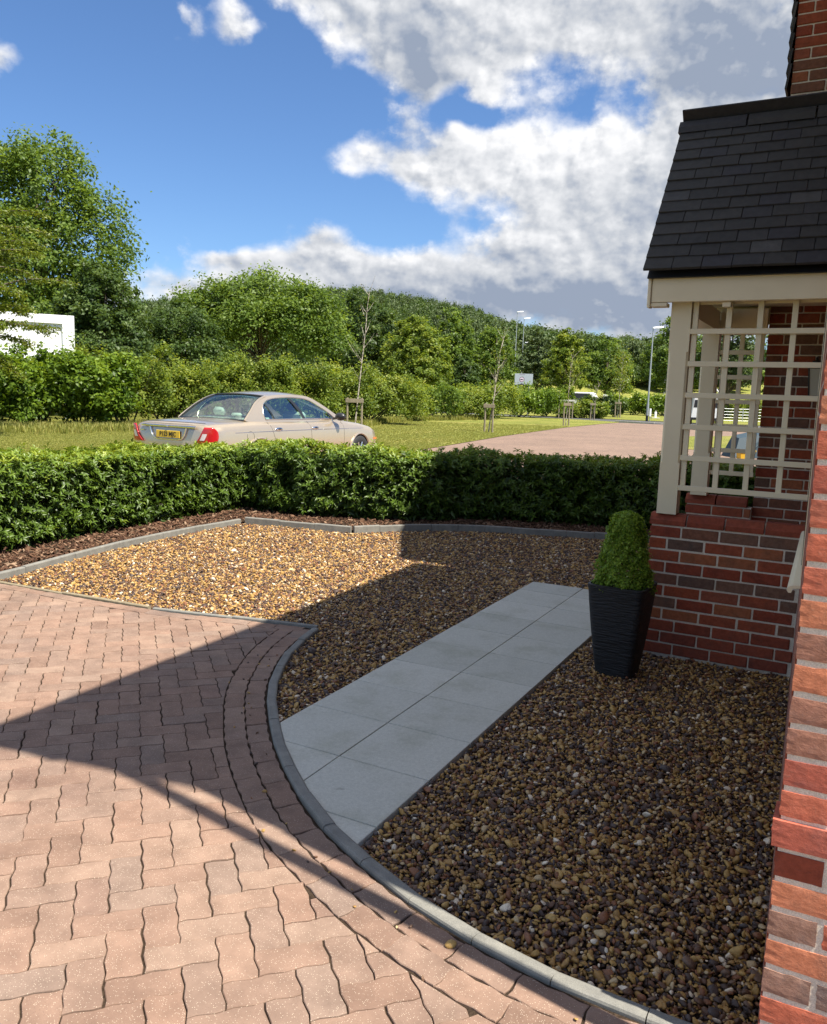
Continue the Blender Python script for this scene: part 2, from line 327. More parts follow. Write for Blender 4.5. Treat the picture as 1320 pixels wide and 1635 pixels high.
def b_brick(red, near=False):
    def f(t, p):
        r = MATH(t, 'FRACT', MATH(t, 'ADD', orand(t), attr(t))); v = coord(t, 'Object')
        ofs = N(t, 'ShaderNodeVectorMath', operation='ADD'); L(t, v, ofs.inputs[0])
        cx = N(t, 'ShaderNodeCombineXYZ'); [L(t, MATH(t, 'MULTIPLY', r, 37.+i*11), cx.inputs[i]) for i in range(3)]; L(t, cx.outputs[0], ofs.inputs[1]); v = ofs.outputs[0]
        if red: st = [(0, (.26, .060, .032)), (.5, (.31, .078, .042)), (1, (.22, .058, .036))]
        else: st = [(0, (.34, .080, .036)), (.2, (.28, .062, .033)), (.36, (.36, .12, .055)), (.5, (.22, .095, .058)), (.62, (.33, .082, .04)), (.75, (.20, .105, .070)), (.86, (.30, .09, .05)), (.94, (.155, .090, .066))]
        if near: st = [(q, tuple(min(.62, 1.6*c+.03) for c in k)) for q, k in st]  # lighter copy of the palette: sun on the near wall put into colour
        base = ramp_(t, r, st, not red)
        n1 = noise(t, 11, 6, .65, v); n2 = noise(t, 34, 6, .7, v); sx = N(t, 'ShaderNodeMapping'); sx.inputs['Scale'].default_value = (24, 24, 34); L(t, v, sx.inputs[0]); n3 = noise(t, 2.6, 7, .7, sx.outputs[0])
        c = MIX(t, MR(t, n1.outputs['Fac'], .45, .7, 0, .55), base, MIX(t, 1., base, (.62, .85, 1.05), 'MULTIPLY'))
        c = MIX(t, .7, c, ramp_(t, n2.outputs['Fac'], [(.3, (.6, .58, .55)), (.7, (1.35, 1.35, 1.35))]), 'MULTIPLY')
        if not red: c = MIX(t, MR(t, n3.outputs['Fac'], .55, .75, 0, .25), c, (.42, .30, .22))
        L(t, c, p.inputs['Base Color']); h = MATH(t, 'ADD', MATH(t, 'MULTIPLY', MR(t, n3.outputs['Fac'], .30, .7), .55), n2.outputs['Fac'])
        bump(t, p, h, .5, .0022 if near else .003)
    return f
mat('brick', rough=.85, spec=.25, build=b_brick(False)); mat('brick_sunlit', rough=.85, spec=.25, build=b_brick(False, True)); mat('brick_red', rough=.8, spec=.25, build=b_brick(True))
mat('mortar', rough=.95, spec=.1, build=b_conc((.68, .60, .49), (.80, .72, .60), 50, .3))
def b_wallbrick(t, p):
    v = wpos(t); s = N(t, 'ShaderNodeSeparateXYZ'); L(t, v, s.inputs[0]); c = N(t, 'ShaderNodeCombineXYZ'); L(t, MATH(t, 'ADD', s.outputs[0], s.outputs[1]), c.inputs[0]); L(t, s.outputs[2], c.inputs[1])
    b = N(t, 'ShaderNodeTexBrick'); L(t, c.outputs[0], b.inputs['Vector']); b.inputs['Scale'].default_value = 1; b.inputs['Brick Width'].default_value = .225; b.inputs['Row Height'].default_value = .075; b.inputs['Mortar Size'].default_value = .005
    b.inputs['Color1'].default_value = (.30, .07, .035, 1); b.inputs['Color2'].default_value = (.20, .085, .055, 1); b.inputs['Mortar'].default_value = (.45, .40, .34, 1)
    L(t, b.outputs['Color'], p.inputs['Base Color']); bump(t, p, b.outputs['Fac'], -.6, .008)
mat('brickwork', rough=.85, spec=.2, build=b_wallbrick)
def b_tile(t, p):
    r = orand(t); v = wpos(t); c = ramp_(t, r, [(0, (.030, .029, .028)), (.5, (.044, .042, .039)), (.85, (.036, .035, .040)), (1, (.085, .082, .076))])
    n = noise(t, 25, 5, .6, v); c = MIX(t, .5, c, ramp_(t, n.outputs['Fac'], [(.3, (.6, .6, .6)), (.7, (1.4, 1.4, 1.4))]), 'MULTIPLY'); L(t, c, p.inputs['Base Color']); bump(t, p, noise(t, 120, 4, .6, v).outputs['Fac'], .3, .003)
mat('roof_tile', rough=.7, spec=.35, build=b_tile)
def b_cream(t, p):
    v = wpos(t); n = noise(t, 3.5, 4, .6, v); L(t, ramp_(t, n.outputs['Fac'], [(.3, (.78, .68, .47)), (.7, (.84, .74, .53))]), p.inputs['Base Color']); bump(t, p, noise(t, 60, 3, .5, v).outputs['Fac'], .06, .002)
mat('cream_paint', rough=.45, spec=.4, build=b_cream)
mat('black_trim', (.012, .012, .013), .5); mat('dark_void', (.02, .018, .017), .9, spec=.1)
def leafmat(name, c0, c1, c2, rough=.45, trans=.35, spec=.35, boost=1.25):
    m = bpy.data.materials.new(name); m.use_nodes = True; t = m.node_tree; p = t.nodes['Principled BSDF']; out = t.nodes['Material Output']
    f = MATH(t, 'FRACT', MATH(t, 'ADD', attr(t), MATH(t, 'MULTIPLY', orand(t), 0.)))
    c = ramp_(t, f, [(0, c0), (.5, c1), (1, c2)]); L(t, c, p.inputs['Base Color']); p.inputs['Roughness'].default_value = rough; p.inputs['Specular IOR Level'].default_value = spec
    tr = N(t, 'ShaderNodeBsdfTranslucent'); L(t, MIX(t, 1., c, (boost*1.1, boost, boost*.5), 'MULTIPLY'), tr.inputs[0]); mx = N(t, 'ShaderNodeMixShader'); mx.inputs[0].default_value = trans
    L(t, p.outputs[0], mx.inputs[1]); L(t, tr.outputs[0], mx.inputs[2]); L(t, mx.outputs[0], out.inputs[0]); MATS[name] = m; return m
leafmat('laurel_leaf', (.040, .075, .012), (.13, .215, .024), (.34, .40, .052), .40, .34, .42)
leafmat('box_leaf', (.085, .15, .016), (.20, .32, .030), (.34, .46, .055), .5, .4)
leafmat('ash_leaf', (.048, .092, .014), (.118, .190, .028), (.225, .305, .052), .5, .45)
leafmat('dark_leaf', (.028, .058, .014), (.062, .108, .023), (.125, .180, .038), .5, .38)
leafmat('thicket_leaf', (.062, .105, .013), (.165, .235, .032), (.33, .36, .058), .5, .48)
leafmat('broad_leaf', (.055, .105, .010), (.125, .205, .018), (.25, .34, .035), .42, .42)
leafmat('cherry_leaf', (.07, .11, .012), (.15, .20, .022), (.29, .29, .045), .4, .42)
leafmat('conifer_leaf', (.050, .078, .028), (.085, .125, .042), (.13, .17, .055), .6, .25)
leafmat('grass_blade', (.15, .18, .035), (.26, .28, .06), (.42, .38, .12), .6, .4)
def b_barkw(t, p):
    v = coord(t); n = noise(t, 9, 5, .7, v); L(t, ramp_(t, n.outputs['Fac'], [(.3, (.06, .045, .035)), (.7, (.17, .14, .11))]), p.inputs['Base Color']); bump(t, p, n.outputs['Fac'], .7, .02)
mat('tree_bark', rough=.9, spec=.15, build=b_barkw)
def b_birch(t, p):
    v = wpos(t); n = noise(t, 9, 4, .7, v); L(t, ramp_(t, n.outputs['Fac'], [(.42, (.10, .08, .065)), (.55, (.52, .46, .38))]), p.inputs['Base Color'])
mat('birch_bark', rough=.8, spec=.2, build=b_birch)
mat('stake_wood', rough=.85, spec=.2, build=b_conc((.20, .165, .115), (.33, .28, .20), 20))
def b_grass(t, p):
    v = wpos(t); n1 = noise(t, .35, 5, .6, v); n2 = noise(t, 5, 6, .7, v); n3 = noise(t, 40, 4, .7, v)
    c = ramp_(t, n1.outputs['Fac'], [(.3, (.165, .190, .040)), (.5, (.225, .240, .055)), (.7, (.31, .285, .085))])
    c = MIX(t, .8, c, ramp_(t, n2.outputs['Fac'], [(.3, (.6, .65, .6)), (.7, (1.35, 1.3, 1.3))]), 'MULTIPLY'); c = MIX(t, .7, c, ramp_(t, n3.outputs['Fac'], [(.3, (.5, .5, .5)), (.7, (1.5, 1.45, 1.4))]), 'MULTIPLY')
    L(t, c, p.inputs['Base Color']); bump(t, p, MATH(t, 'ADD', n2.outputs['Fac'], n3.outputs['Fac']), .9, .06)
mat('grass', rough=.9, spec=.1, build=b_grass)
def b_roadblock(t, p):
    v = wpos(t); mp = N(t, 'ShaderNodeMapping'); mp.inputs['Rotation'].default_value = (0, 0, R_(45)); L(t, v, mp.inputs[0])
    b = N(t, 'ShaderNodeTexBrick'); L(t, mp.outputs[0], b.inputs['Vector']); b.inputs['Scale'].default_value = 1; b.inputs['Brick Width'].default_value = .2; b.inputs['Row Height'].default_value = .1; b.inputs['Mortar Size'].default_value = .005
    b.inputs['Color1'].default_value = (.255, .178, .132, 1); b.inputs['Color2'].default_value = (.215, .150, .117, 1); b.inputs['Mortar'].default_value = (.08, .055, .045, 1)
    n = noise(t, .5, 5, .6, v); c = MIX(t, .6, b.outputs['Color'], ramp_(t, n.outputs['Fac'], [(.3, (.75, .75, .75)), (.7, (1.2, 1.17, 1.15))]), 'MULTIPLY'); L(t, c, p.inputs['Base Color']); bump(t, p, b.outputs['Fac'], -.3, .004)
mat('road_blocks', rough=.85, spec=.2, build=b_roadblock)
mat('asphalt', rough=.9, spec=.2, build=b_conc((.075, .075, .078), (.12, .12, .12), 30))
mat('kerb_light', rough=.85, spec=.2, build=b_conc((.50, .48, .44), (.60, .58, .53), 10))
mat('galvanised', (.42, .44, .45), .45, .6); mat('lamp_head', (.72, .74, .76), .4, .1); mat('black_paint', (.02, .02, .02), .5)
mat('white_paint', (.80, .80, .79), .4); mat('sign_grey', (.36, .40, .43), .5); mat('sign_pink', (.60, .50, .56), .5)

# ================================================================== the setting: ground, road, verge
def sheet(name, pts, z, m, kind='structure'):
    return tag(ob(name, [(x, y, z) for x, y in pts], [tuple(range(len(pts)))], MATS[m]), kind=kind)
sheet('ground', [(-2500, -2500), (2500, -2500), (2500, 2500), (-2500, 2500)], -.10, 'grass')
sheet('garden_soil', [(-9.5, -4), (12, -4), (12, 11.2), (-7.6, 11.2), (-7.65, 3.7), (-9.5, 3.7)], -.045, 'soil')
ROAD_EDGE = [(-10.2, -10), (-10.25, 12), (-10.3, 19.6), (-10.54, 21.6), (-11.72, 29.5), (-13.07, 41.8), (-13.6, 51.2), (-13.7, 56)]
sheet('road', [(-7.7, -10), (-7.7, 11.1), (-1.0, 11.1), (14, 11.3), (30, 11.3), (30, 56)]+ROAD_EDGE[::-1], .048, 'road_blocks')
sheet('lawn', [G(1090, 27), G(1210, 25), G(1330, 25), G(1330, 40), G(1210, 40), G(1088, 37)], .056, 'grass')
sheet('side_road', [(-60, 62.5), (-20, 60.5), (-14.0, 57.3), (40, 57.3), (40, 64), (-12, 64.5), (-60, 69)], .030, 'asphalt')
kb = MB()
kp = resample(np.array([(-14.2, 57.1), (-11.5, 56.2), (-8, 56.0), (30, 56.0)]), 1.0)
kerbroad = tag(empty('roadside_kerb', (-12, 56.2, 0)), 'pale concrete kerb edging the side road by the lamp post', 'kerb', kind='structure')
for i in range(min(26, len(kp)-1)):
    a, b = kp[i], kp[i+1]; d = (b-a)/np.linalg.norm(b-a); n = np.array([-d[1], d[0]])
    q = [a+d*.01-n*.09, b-d*.01-n*.09, b-d*.01+n*.09, a+d*.01+n*.09]
    o = MB().prism([tuple(t-np.array([-12, 56.2])) for t in q], .0, .15).build('kerb_stone', MATS['kerb_light'], kerbroad)
verge_outer = [(-60, 62.5), (-400, 90), (-400, -60), (-60, -60), (-10.2, -60)]
VERGE = [(-10.25, -60)]+ROAD_EDGE+[(-14.0, 57.3), (-20, 60.5)]+verge_outer[:-1]
sheet('grass_verge', VERGE, .062, 'grass')
sheet('far_verge', [(-300, 90), (-60, 69.2), (-12, 64.8), (60, 64.8), (300, 70), (300, 420), (-300, 420)], .05, 'grass')

# ================================================================== kerb, edging, paving
K0 = catmull([(-3.05, 4.41), (-2.936, 3.989), (-2.748, 3.593), (-2.579, 3.319), (-2.354, 3.045), (-2.144, 2.816), (-1.875, 2.574), (-1.604, 2.369), (-1.316, 2.218), (-1.096, 2.122), (-.865, 2.052), (-.67, 2.012), (-.476, 1.992), (-.05, 1.985)], 10)
K = resample(K0, .03)
E0 = catmull([(-3.04, 4.455), (-3.638, 4.335), (-4.084, 4.225), (-4.714, 4.158), (-5.29, 4.125), (-5.856, 4.10), (-6.6, 4.06), (-8.5, 3.98)], 8)
E = resample(E0, .04)
B0 = np.concatenate([catmull([(-5.86, 3.2), (-5.957, 4.179), (-6.102, 4.899), (-6.254, 5.764), (-6.308, 6.904), (-6.282, 7.574)], 8), catmull([(-6.25, 7.60), (-5.681, 7.70), (-4.90, 7.825)], 6), catmull([(-4.86, 7.85), (-4.42, 8.40), (-3.786, 8.84), (-3.138, 9.04), (-2.376, 9.25), (-1.5, 9.47), (-.58, 9.65)], 8)])
def strip_stones(root, name, P, wd, z0, z1, seglen, m, gap=.004, side=1, rnd=.010):
    """short straight edging stones with eased tops laid along polyline P; side +1 puts the width to the left"""
    Q = resample(P, seglen); zj = np.random.default_rng(3)
    for i in range(len(Q)-1):
        a, b = Q[i].copy(), Q[i+1].copy(); d = (b-a)/np.linalg.norm(b-a); n = np.array([-d[1], d[0]])*side
        a = a+d*gap/2; b = b-d*gap/2; dz = zj.normal(0, .0016); V = []
        prof = [(0, z0), (0, z1-rnd), (rnd*.3, z1-rnd*.3), (rnd, z1), (wd-rnd, z1), (wd-rnd*.3, z1-rnd*.3), (wd, z1-rnd), (wd, z0)]
        for e in (a, b):
            for (t, z) in prof: V.append((*(e+n*t), z+dz))
        k = len(prof); F = [(j, j+1, k+j+1, k+j) for j in range(k-1)]+[(k-1, 0, k, 2*k-1)]+[tuple(range(k))[::-1], tuple(range(k, 2*k))]
        if side < 0: F = [f[::-1] for f in F]
        o = ob(name, V, F, MATS[m], root)
kerb = tag(empty('kerb'), 'curved grey concrete kerb between brick paving and gravel', 'kerb', kind='structure')
strip_stones(kerb, 'kerb_stone', K, .05, -.09, .014, .27, 'kerb')
fe = tag(empty('front_edging'), 'thin straight edging between sunlit paving and gravel', 'edging', kind='structure')
strip_stones(fe, 'edging_board', E[:int(len(E)*.24)], .035, -.09, .012, .62, 'kerb', side=-1, rnd=.006)
strip_stones(fe, 'edging_board', E[int(len(E)*.24):], .035, -.09, .010, .92, 'timber_edging', side=-1, rnd=.006)
be = tag(empty('back_edging'), 'raised grey concrete edging between gravel and bark mulch', 'edging', kind='structure')
nb1, nb2 = 5*8+1, 2*6+1
strip_stones(be, 'edging_stone', B0[:nb1], .05, -.09, .052, .60, 'kerb', side=1)
strip_stones(be, 'edging_stone', B0[nb1:nb1+nb2], .05, -.09, .066, .47, 'kerb', side=1)
strip_stones(be, 'edging_stone', B0[nb1+nb2:], .05, -.09, .066, .33, 'kerb', side=1)

paving = tag(empty('driveway'), 'herringbone driveway of pinkish wavy-edged concrete blocks', 'driveway', kind='structure')
o = sheet('paving_bed', [(-9.4, -3.8), (6, -3.8), (6, 1.9)]+[tuple(p) for p in K[::-6]]+[tuple(p) for p in E[::6]]+[(-9.4, 3.95)], -.0065, 'soil')
o.parent = paving; del o['kind']; o.name = 'sand_bed'
def wavy(Lx, Ly, ax=.0034, nl=8, ne=4):
    P = []
    for i in range(nl): t = i/nl; P.append((-Lx/2+Lx*t, -Ly/2+ax*math.sin(2*math.pi*t*2)))
    for i in range(ne): t = i/ne; P.append((Lx/2+ax*math.sin(2*math.pi*t), -Ly/2+Ly*t))
    for i in range(nl): t = i/nl; P.append((Lx/2-Lx*t, Ly/2+ax*math.sin(2*math.pi*(1-t)*2)))
    for i in range(ne): t = i/ne; P.append((-Lx/2+ax*math.sin(2*math.pi*(1-t)), Ly/2-Ly*t))
    return P
def block_mesh(poly, ch=.0025, h=.05):
    poly = np.array(poly, float); c = poly.mean(0); n = len(poly); d = poly-c; s = 1-ch/np.maximum(np.linalg.norm(d, axis=1), .02)
    inn = c+d*s[:, None]
    V = [(x, y, 0) for x, y in inn]+[(x, y, -ch) for x, y in poly]+[(x, y, -h) for x, y in poly]
    F = [tuple(range(n))]+[(n+i, n+(i+1) % n, (i+1) % n, i) for i in range(n)]+[(2*n+i, 2*n+(i+1) % n, n+(i+1) % n, n+i) for i in range(n)]
    return V, F
BW, BL, GAP = .1005, .201, .0040
BLK = {}
for sg_ in (1, -1):          # blocks laid across the others carry the opposite wave, so that every joint interlocks
    blk = wavy(BL-GAP, BW-GAP, .0034*sg_); BV, BF = block_mesh(blk); me = mk('paving_block', BV, BF); me.materials.append(MATS['paver']); BLK[sg_] = (blk, BV, BF, me)
Kring = K
cand = []   # (centre, angle, polygon in world or None when whole)
th = R_(46.5); e1 = np.array([math.cos(th), math.sin(th)]); e2 = np.array([-math.sin(th), math.cos(th)]); org = np.array([-2.43, 2.02])
for i in range(-75, 76):
    for j in range(-75, 76):
        k = (i-j) % 4
        if k == 0: c = org+e1*(i+1)*BW+e2*(j+.5)*BW; a = th; sg_ = 1
        elif k == 3: c = org+e1*(i+.5)*BW+e2*(j+1)*BW; a = th+math.pi/2; sg_ = -1
        else: continue
        if not (-7.3 < c[0] < 2.6 and -1.0 < c[1] < 4.4): continue
        cand.append((c, a, sg_))
C = np.array([q[0] for q in cand]); sk, ik, pk = sdist(C, K); se, ie, pe = sdist(C, E)
KO, EO = -.217, .114
blocks = []
for (c, a, sg_), s1, i1, p1, s2, i2, p2 in zip(cand, sk, ik, pk, se, ie, pe):
    if s1 > KO+.11 or s2 < EO-.11 or (c[0] > -.1 and c[1] > 1.82): continue
    ca, sa = math.cos(a), math.sin(a); whole = True
    poly = None
    if s1 > KO-.115 or s2 < EO+.115:
        poly = [c+np.array([x*ca-y*sa, x*sa+y*ca]) for x, y in BLK[sg_][0]]; A0 = area(poly)
        if s1 > KO-.115:
            t = K[i1+1]-K[i1]; t /= np.linalg.norm(t); n = np.array([t[1], -t[0]]); poly = clip(poly, p1+n*(-KO), n)
        if len(poly) > 2 and s2 < EO+.115:
            t = E[i2+1]-E[i2]; t /= np.linalg.norm(t); n = np.array([-t[1], t[0]]); poly = clip(poly, p2+n*EO, n)
        if len(poly) < 3 or area(poly) < .05*A0: continue
        if area(poly) > .985*A0: poly = None
        else: poly = [q-c for q in poly]
    blocks.append((c, a, poly, sg_))
def ring(P, d, wd, first, ln=.2035):
    Q = resample(offset(P, d), ln); out = []
    for i in range(len(Q)-1):
        c = (Q[i]+Q[i+1])/2; v = Q[i+1]-Q[i]; out.append((c, math.atan2(v[1], v[0]), None, 1))
    return out
blocks += ring(K, -.060, .1, 0)+ring(K[2:], -.163, .1, 1, .199)
blocks += ring(E[2:], .060, .1, 0)
cc = np.array([b[0] for b in blocks]); d3 = np.concatenate([cc, np.zeros((len(cc), 1))], 1)-np.array([0, 0, HC]); zc = d3@fw
pxx = 660+FPX*(d3@RT)/np.maximum(zc, .1); pyy = 817.5-FPX*(d3@UP)/np.maximum(zc, .1)
vis = (zc > .3) & (pxx > -30) & (pxx < 1350) & (pyy < 1700)
order = np.argsort(np.where(vis, np.linalg.norm(d3, axis=1), 99)); near = set(order[:300].tolist())
rest = MB(); tints = []
pr = np.random.default_rng(5)
for i, (c, a, poly, sg_) in enumerate(blocks):
    tz, tx, ty, ja = pr.normal(0, .0011), pr.normal(0, .005), pr.normal(0, .005), pr.normal(0, .004)
    jx, jy = pr.normal(0, .0009, 2)
    if i in near:
        if poly is None: o = link('paving_block', BLK[sg_][3], paving, (c[0]+jx, c[1]+jy, tz), (tx, ty, a+ja))
        else:
            V, F = block_mesh(poly); o = ob('paving_block', V, F, MATS['paver'], paving, loc=(c[0], c[1], tz), rot=(tx, ty, 0))
    else:
        if poly is None:
            ca, sa = math.cos(a+ja), math.sin(a+ja); V = [(c[0]+x*ca-y*sa, c[1]+x*sa+y*ca, z+tz+tx*y) for x, y, z in BLK[sg_][1]]; F = BLK[sg_][2]
        else: V, F = block_mesh(poly); V = [(c[0]+x, c[1]+y, z+tz) for x, y, z in V]
        rest.add(V, F); tints += [pr.random()]*len(V)
o = rest.build('far_paving_blocks', MATS['paver'], paving); tag(o, kind='stuff')
at_ = o.data.attributes.new('tint', 'FLOAT', 'POINT'); at_.data.foreach_set('value', np.array(tints, np.float32))

# ---- slab path
path = tag(empty('garden_path', (-1.835, 4.5, 0)), 'straight path of pale grey paving slabs, two across', 'path', kind='structure')
ys = [2.02, 2.45]+[2.88+.43*k for k in range(9)]+[6.66]
xs = [-2.282, -1.837, -1.392]
for a in range(2):
    for b in range(len(ys)-1):
        x0, x1, y0, y1 = xs[a]+.0024, xs[a+1]-.0024, ys[b]+.003, ys[b+1]-.003
        poly = [np.array(p) for p in ((x0, y0), (x1, y0), (x1, y1), (x0, y1))]
        for p in resample(offset(K, .0525), .22):
            s, i, q = sdist([p], K); t = K[i[0]+1]-K[i[0]]; t /= np.linalg.norm(t); n = np.array([-t[1], t[0]])
            if len(poly) > 2 and np.linalg.norm(p-np.array([(x0+x1)/2, (y0+y1)/2])) < .7: poly = clip(poly, p, n)
        if len(poly) < 3 or area(poly) < .004: continue
        V, F = block_mesh(poly, .0022, .05)
        ob('paving_slab', [(x+1.835, y-4.5, z+.006+pr.normal(0, .0006)) for x, y, z in V], F, MATS['slab'], path)

# ---- gravel
Kin = offset(K, .05)
GPOLY = [tuple(p) for p in Kin[::3]]+[(-.05, 2.05), (-.148, 5.21), (-1.03, 5.21), (-1.03, 6.6), (-.57, 6.6), (-.58, 9.63)]+[tuple(p) for p in B0[::-1][::2] if p[1] > 4.14]+[(-5.9, 4.13)]+[tuple(p+np.array([0, .035])) for p in E[::-1][::5] if p[0] > -5.9]
sheet('gravel_bed', GPOLY, -.034, 'soil')
def pebble_mesh(seed, sub):
    r = np.random.default_rng(seed); bm = bmesh.new(); bmesh.ops.create_icosphere(bm, subdivisions=sub, radius=1)
    ax = np.array([1.12, r.uniform(.58, .92), r.uniform(.34, .62)]); kx = r.normal(0, 1, (5, 3)); ph = r.uniform(0, 6, 5); am = r.uniform(.03, .09, 5); cuts = [(v/np.linalg.norm(v), r.uniform(.45, .85)) for v in r.normal(0, 1, (7, 3))]
    for v in bm.verts:
        q = np.array(v.co); s = 1+sum(a*math.sin(k@q*1.7+p) for a, k, p in zip(am, kx, ph))
        for n, h in cuts:
            if q@n > h: q = q-n*(q@n-h)*.8
        v.co = Vector(q*s*ax)
    me = bpy.data.meshes.new('pebble'); bm.to_mesh(me); bm.free(); me.shade_smooth(); me.materials.append(MATS['pebble']); return me
def gravel_pts(poly, step, jit, box):
    x0, x1, y0, y1 = box; g = np.stack(np.meshgrid(np.arange(x0, x1, step), np.arange(y0, y1, step)), 2).reshape(-1, 2); g = g+rng.uniform(-jit, jit, g.shape)*step
    g = g[inside(g, poly)]; pp = (g[:, 0] > xs[0]-.006) & (g[:, 0] < xs[2]+.007) & (g[:, 1] < ys[-1]+.006); return g[~pp]
nearG = gravel_pts(GPOLY, .0118, .62, (-6.4, 0, 1.9, 6.2)); farG = gravel_pts(GPOLY, .0128, .62, (-6.4, 0, 6.2, 9.8))
topG = gravel_pts(GPOLY, .030, .9, (-6.4, 0, 1.9, 9.8))
P = np.concatenate([nearG, farG, topG]); n = len(P)
sz = np.concatenate([np.full(len(nearG), .0084), np.full(len(farG), .0090), np.full(len(topG), .0104)])*np.exp(rng.normal(0, .32, n))
zz = np.concatenate([rng.uniform(-.026, -.012, len(nearG)+len(farG)), rng.uniform(-.012, -.004, len(topG))])
zz += .010*np.sin(P[:, 0]*2.1+1)*np.sin(P[:, 1]*1.7)*.5
# a few strays on the blocks beside the kerb
q = resample(K, n=150); k = rng.integers(20, 150, 46); sp = offset(q, 0)[k]+np.stack([rng.normal(-.05, .07, 46), rng.normal(-.09, .07, 46)], 1)
s_, _, _ = sdist(sp, K); sp = sp[s_ < -.015]
P = np.concatenate([P, sp]); zz = np.concatenate([zz, np.full(len(sp), .003)]); sz = np.concatenate([sz, np.full(len(sp), .0075)*np.exp(rng.normal(0, .3, len(sp)))]); n = len(P)
eul = np.stack([rng.normal(0, .5, n), rng.normal(0, .5, n), rng.uniform(0, 6.28, n)], 1)
protos = [pebble_mesh(s, 2) for s in range(9)]
instancer('gravel', np.concatenate([P, zz[:, None]], 1), eul, np.stack([sz]*3, 1), rng.integers(0, 9, n), protos)
print('pebbles', n, 'blocks', len(blocks))

# ---- bark mulch
Mp = [tuple(p) for p in offset(B0, .05)[::2]]+[(-.58, 11.0), (-7.65, 11.0), (-7.65, 3.2)]
sheet('mulch_bed', Mp, .010, 'soil')
g = np.concatenate([np.stack([rng.uniform(-7.6, -.6, 60000), rng.uniform(3.2, 10.6, 60000)], 1)]); g = g[inside(g, Mp)]
s_, _, _ = sdist(g, B0); g = g[(s_ > .05) & (s_ < 1.25)]
def chip_mesh(seed):
    r = np.random.default_rng(seed); n = 6; a = np.linspace(0, 2*math.pi, n, endpoint=False); V = []
    for z in (-.12, .12):
        for t in a: V.append((math.cos(t)*(1+r.normal(0, .12)), math.sin(t)*.34*(1+r.normal(0, .2)), z+r.normal(0, .05)))
    me = mk('bark_chip', V, [tuple(range(n))[::-1], tuple(range(n, 2*n))]+[(i, (i+1) % n, n+(i+1) % n, n+i) for i in range(n)]); me.materials.append(MATS['bark']); return me
n = len(g); instancer('bark_mulch', np.concatenate([g, rng.uniform(.012, .032, (n, 1))], 1), np.stack([rng.normal(0, .4, n), rng.normal(0, .4, n), rng.uniform(0, 6.3, n)], 1), np.stack([.019*np.exp(rng.normal(0, .4, n))]*3, 1), rng.integers(0, 5, n), [chip_mesh(s) for s in range(5)])

mat('car_dark_glass', (.02, .022, .025), .08)
# ================================================================== the house with its porch
HX, HY = -.05, 1.97
house = tag(empty('brick_house', (HX, HY, 0)), 'red brick house with slate-grey tiled porch at the right edge', 'house')
def hp(o, parent=None):
    """hang a part built in world coordinates on the house"""
    o.parent = house; o.matrix_parent_inverse = Matrix.Translation((-HX, -HY, 0)); return o
def brick_mesh(Lx, Ly, Lz, seed, fine):
    r = np.random.default_rng(seed); bm = bmesh.new(); bmesh.ops.create_cube(bm, size=1)
    for v in bm.verts: v.co = Vector((v.co.x*Lx, v.co.y*Ly, v.co.z*Lz))
    if fine: bmesh.ops.subdivide_edges(bm, edges=bm.edges[:], cuts=fine, use_grid_fill=True)
    else: bmesh.ops.bevel(bm, geom=bm.edges[:], offset=.004, segments=1, affect='EDGES')
    hx, hy, hz_ = Lx/2, Ly/2, Lz/2
    for v in bm.verts:
        e = sum(abs(abs(a)-h) < 1e-5 for a, h in zip(v.co, (hx, hy, hz_)))
        if fine and e >= 2: v.co *= 1-(.012 if e == 3 else .007)*r.uniform(.4, 1.5)
        if not fine: v.co += Vector(r.normal(0, .0006, 3))
        elif e >= 2: v.co += Vector((r.normal(0, .0007), abs(r.normal(0, .0006)) if v.co.y < 0 else 0, r.normal(0, .0007)))
    me = bpy.data.meshes.new('brick'); bm.to_mesh(me); bm.free(); return me
BRK = {}
def brick_data(Lx, Lz, m, seed, fine=0, Ly=.1025):
    k = (round(Lx, 3), round(Lz, 3), m, seed, fine)
    if k not in BRK:
        BRK[k] = brick_mesh(Lx, Ly, Lz, seed+17, fine); BRK[k].materials.append(MATS[m])
    return BRK[k]
br = np.random.default_rng(11)
def course(parent, x0, x1, yface, z0, off, m, fine=0, proud=0., Lz=.065, j=.0098, keep=None):
    """stretcher course along x on a wall whose face looks towards -y"""
    x = x0-off
    while x < x1-.02:
        a, b = max(x, x0), min(x+.215, x1)
        if b-a > .03 and (keep is None or keep(a, b, z0)):
            sd = int(br.integers(0, 4)); d = brick_data(b-a, Lz, m, sd, fine)
            link('brick', d, parent, ((a+b)/2, yface-proud+.05125+br.normal(0, .0003 if fine else .0012), z0+Lz/2), (br.normal(0, .001 if fine else .004), 0, br.normal(0, .001 if fine else .004)))
        x += .215+j
# near wall (faces the viewer, in sun)
m_ = MB(); m_.prism([(HX+.006, HY+.014), (9, HY+.014), (9, 6.58), (-.142, 6.58), (-.142, 5.3)], -.1, 4.93)
core = hp(m_.build('wall', MATS['brickwork']))
nw = hp(MB().box(HX+.004, 1.3, HY+.0010, HY+.10, -.1, 2.75).build('corner_wall', MATS['mortar']))
for k in range(-9, 28):
    z0 = .587+.075*k
    if k == 0: course(nw, HX-.012, 1.3, HY, z0, .0, 'brick_sunlit', 4, .010)
    elif k == 1-2: course(nw, HX, 1.3, HY, z0, .1125, 'brick_red', 4, .002, .061, .013)
    else: course(nw, HX, 1.3, HY, z0, .1125 if k % 2 else 0., 'brick_sunlit', 4, .002, .061, .013)
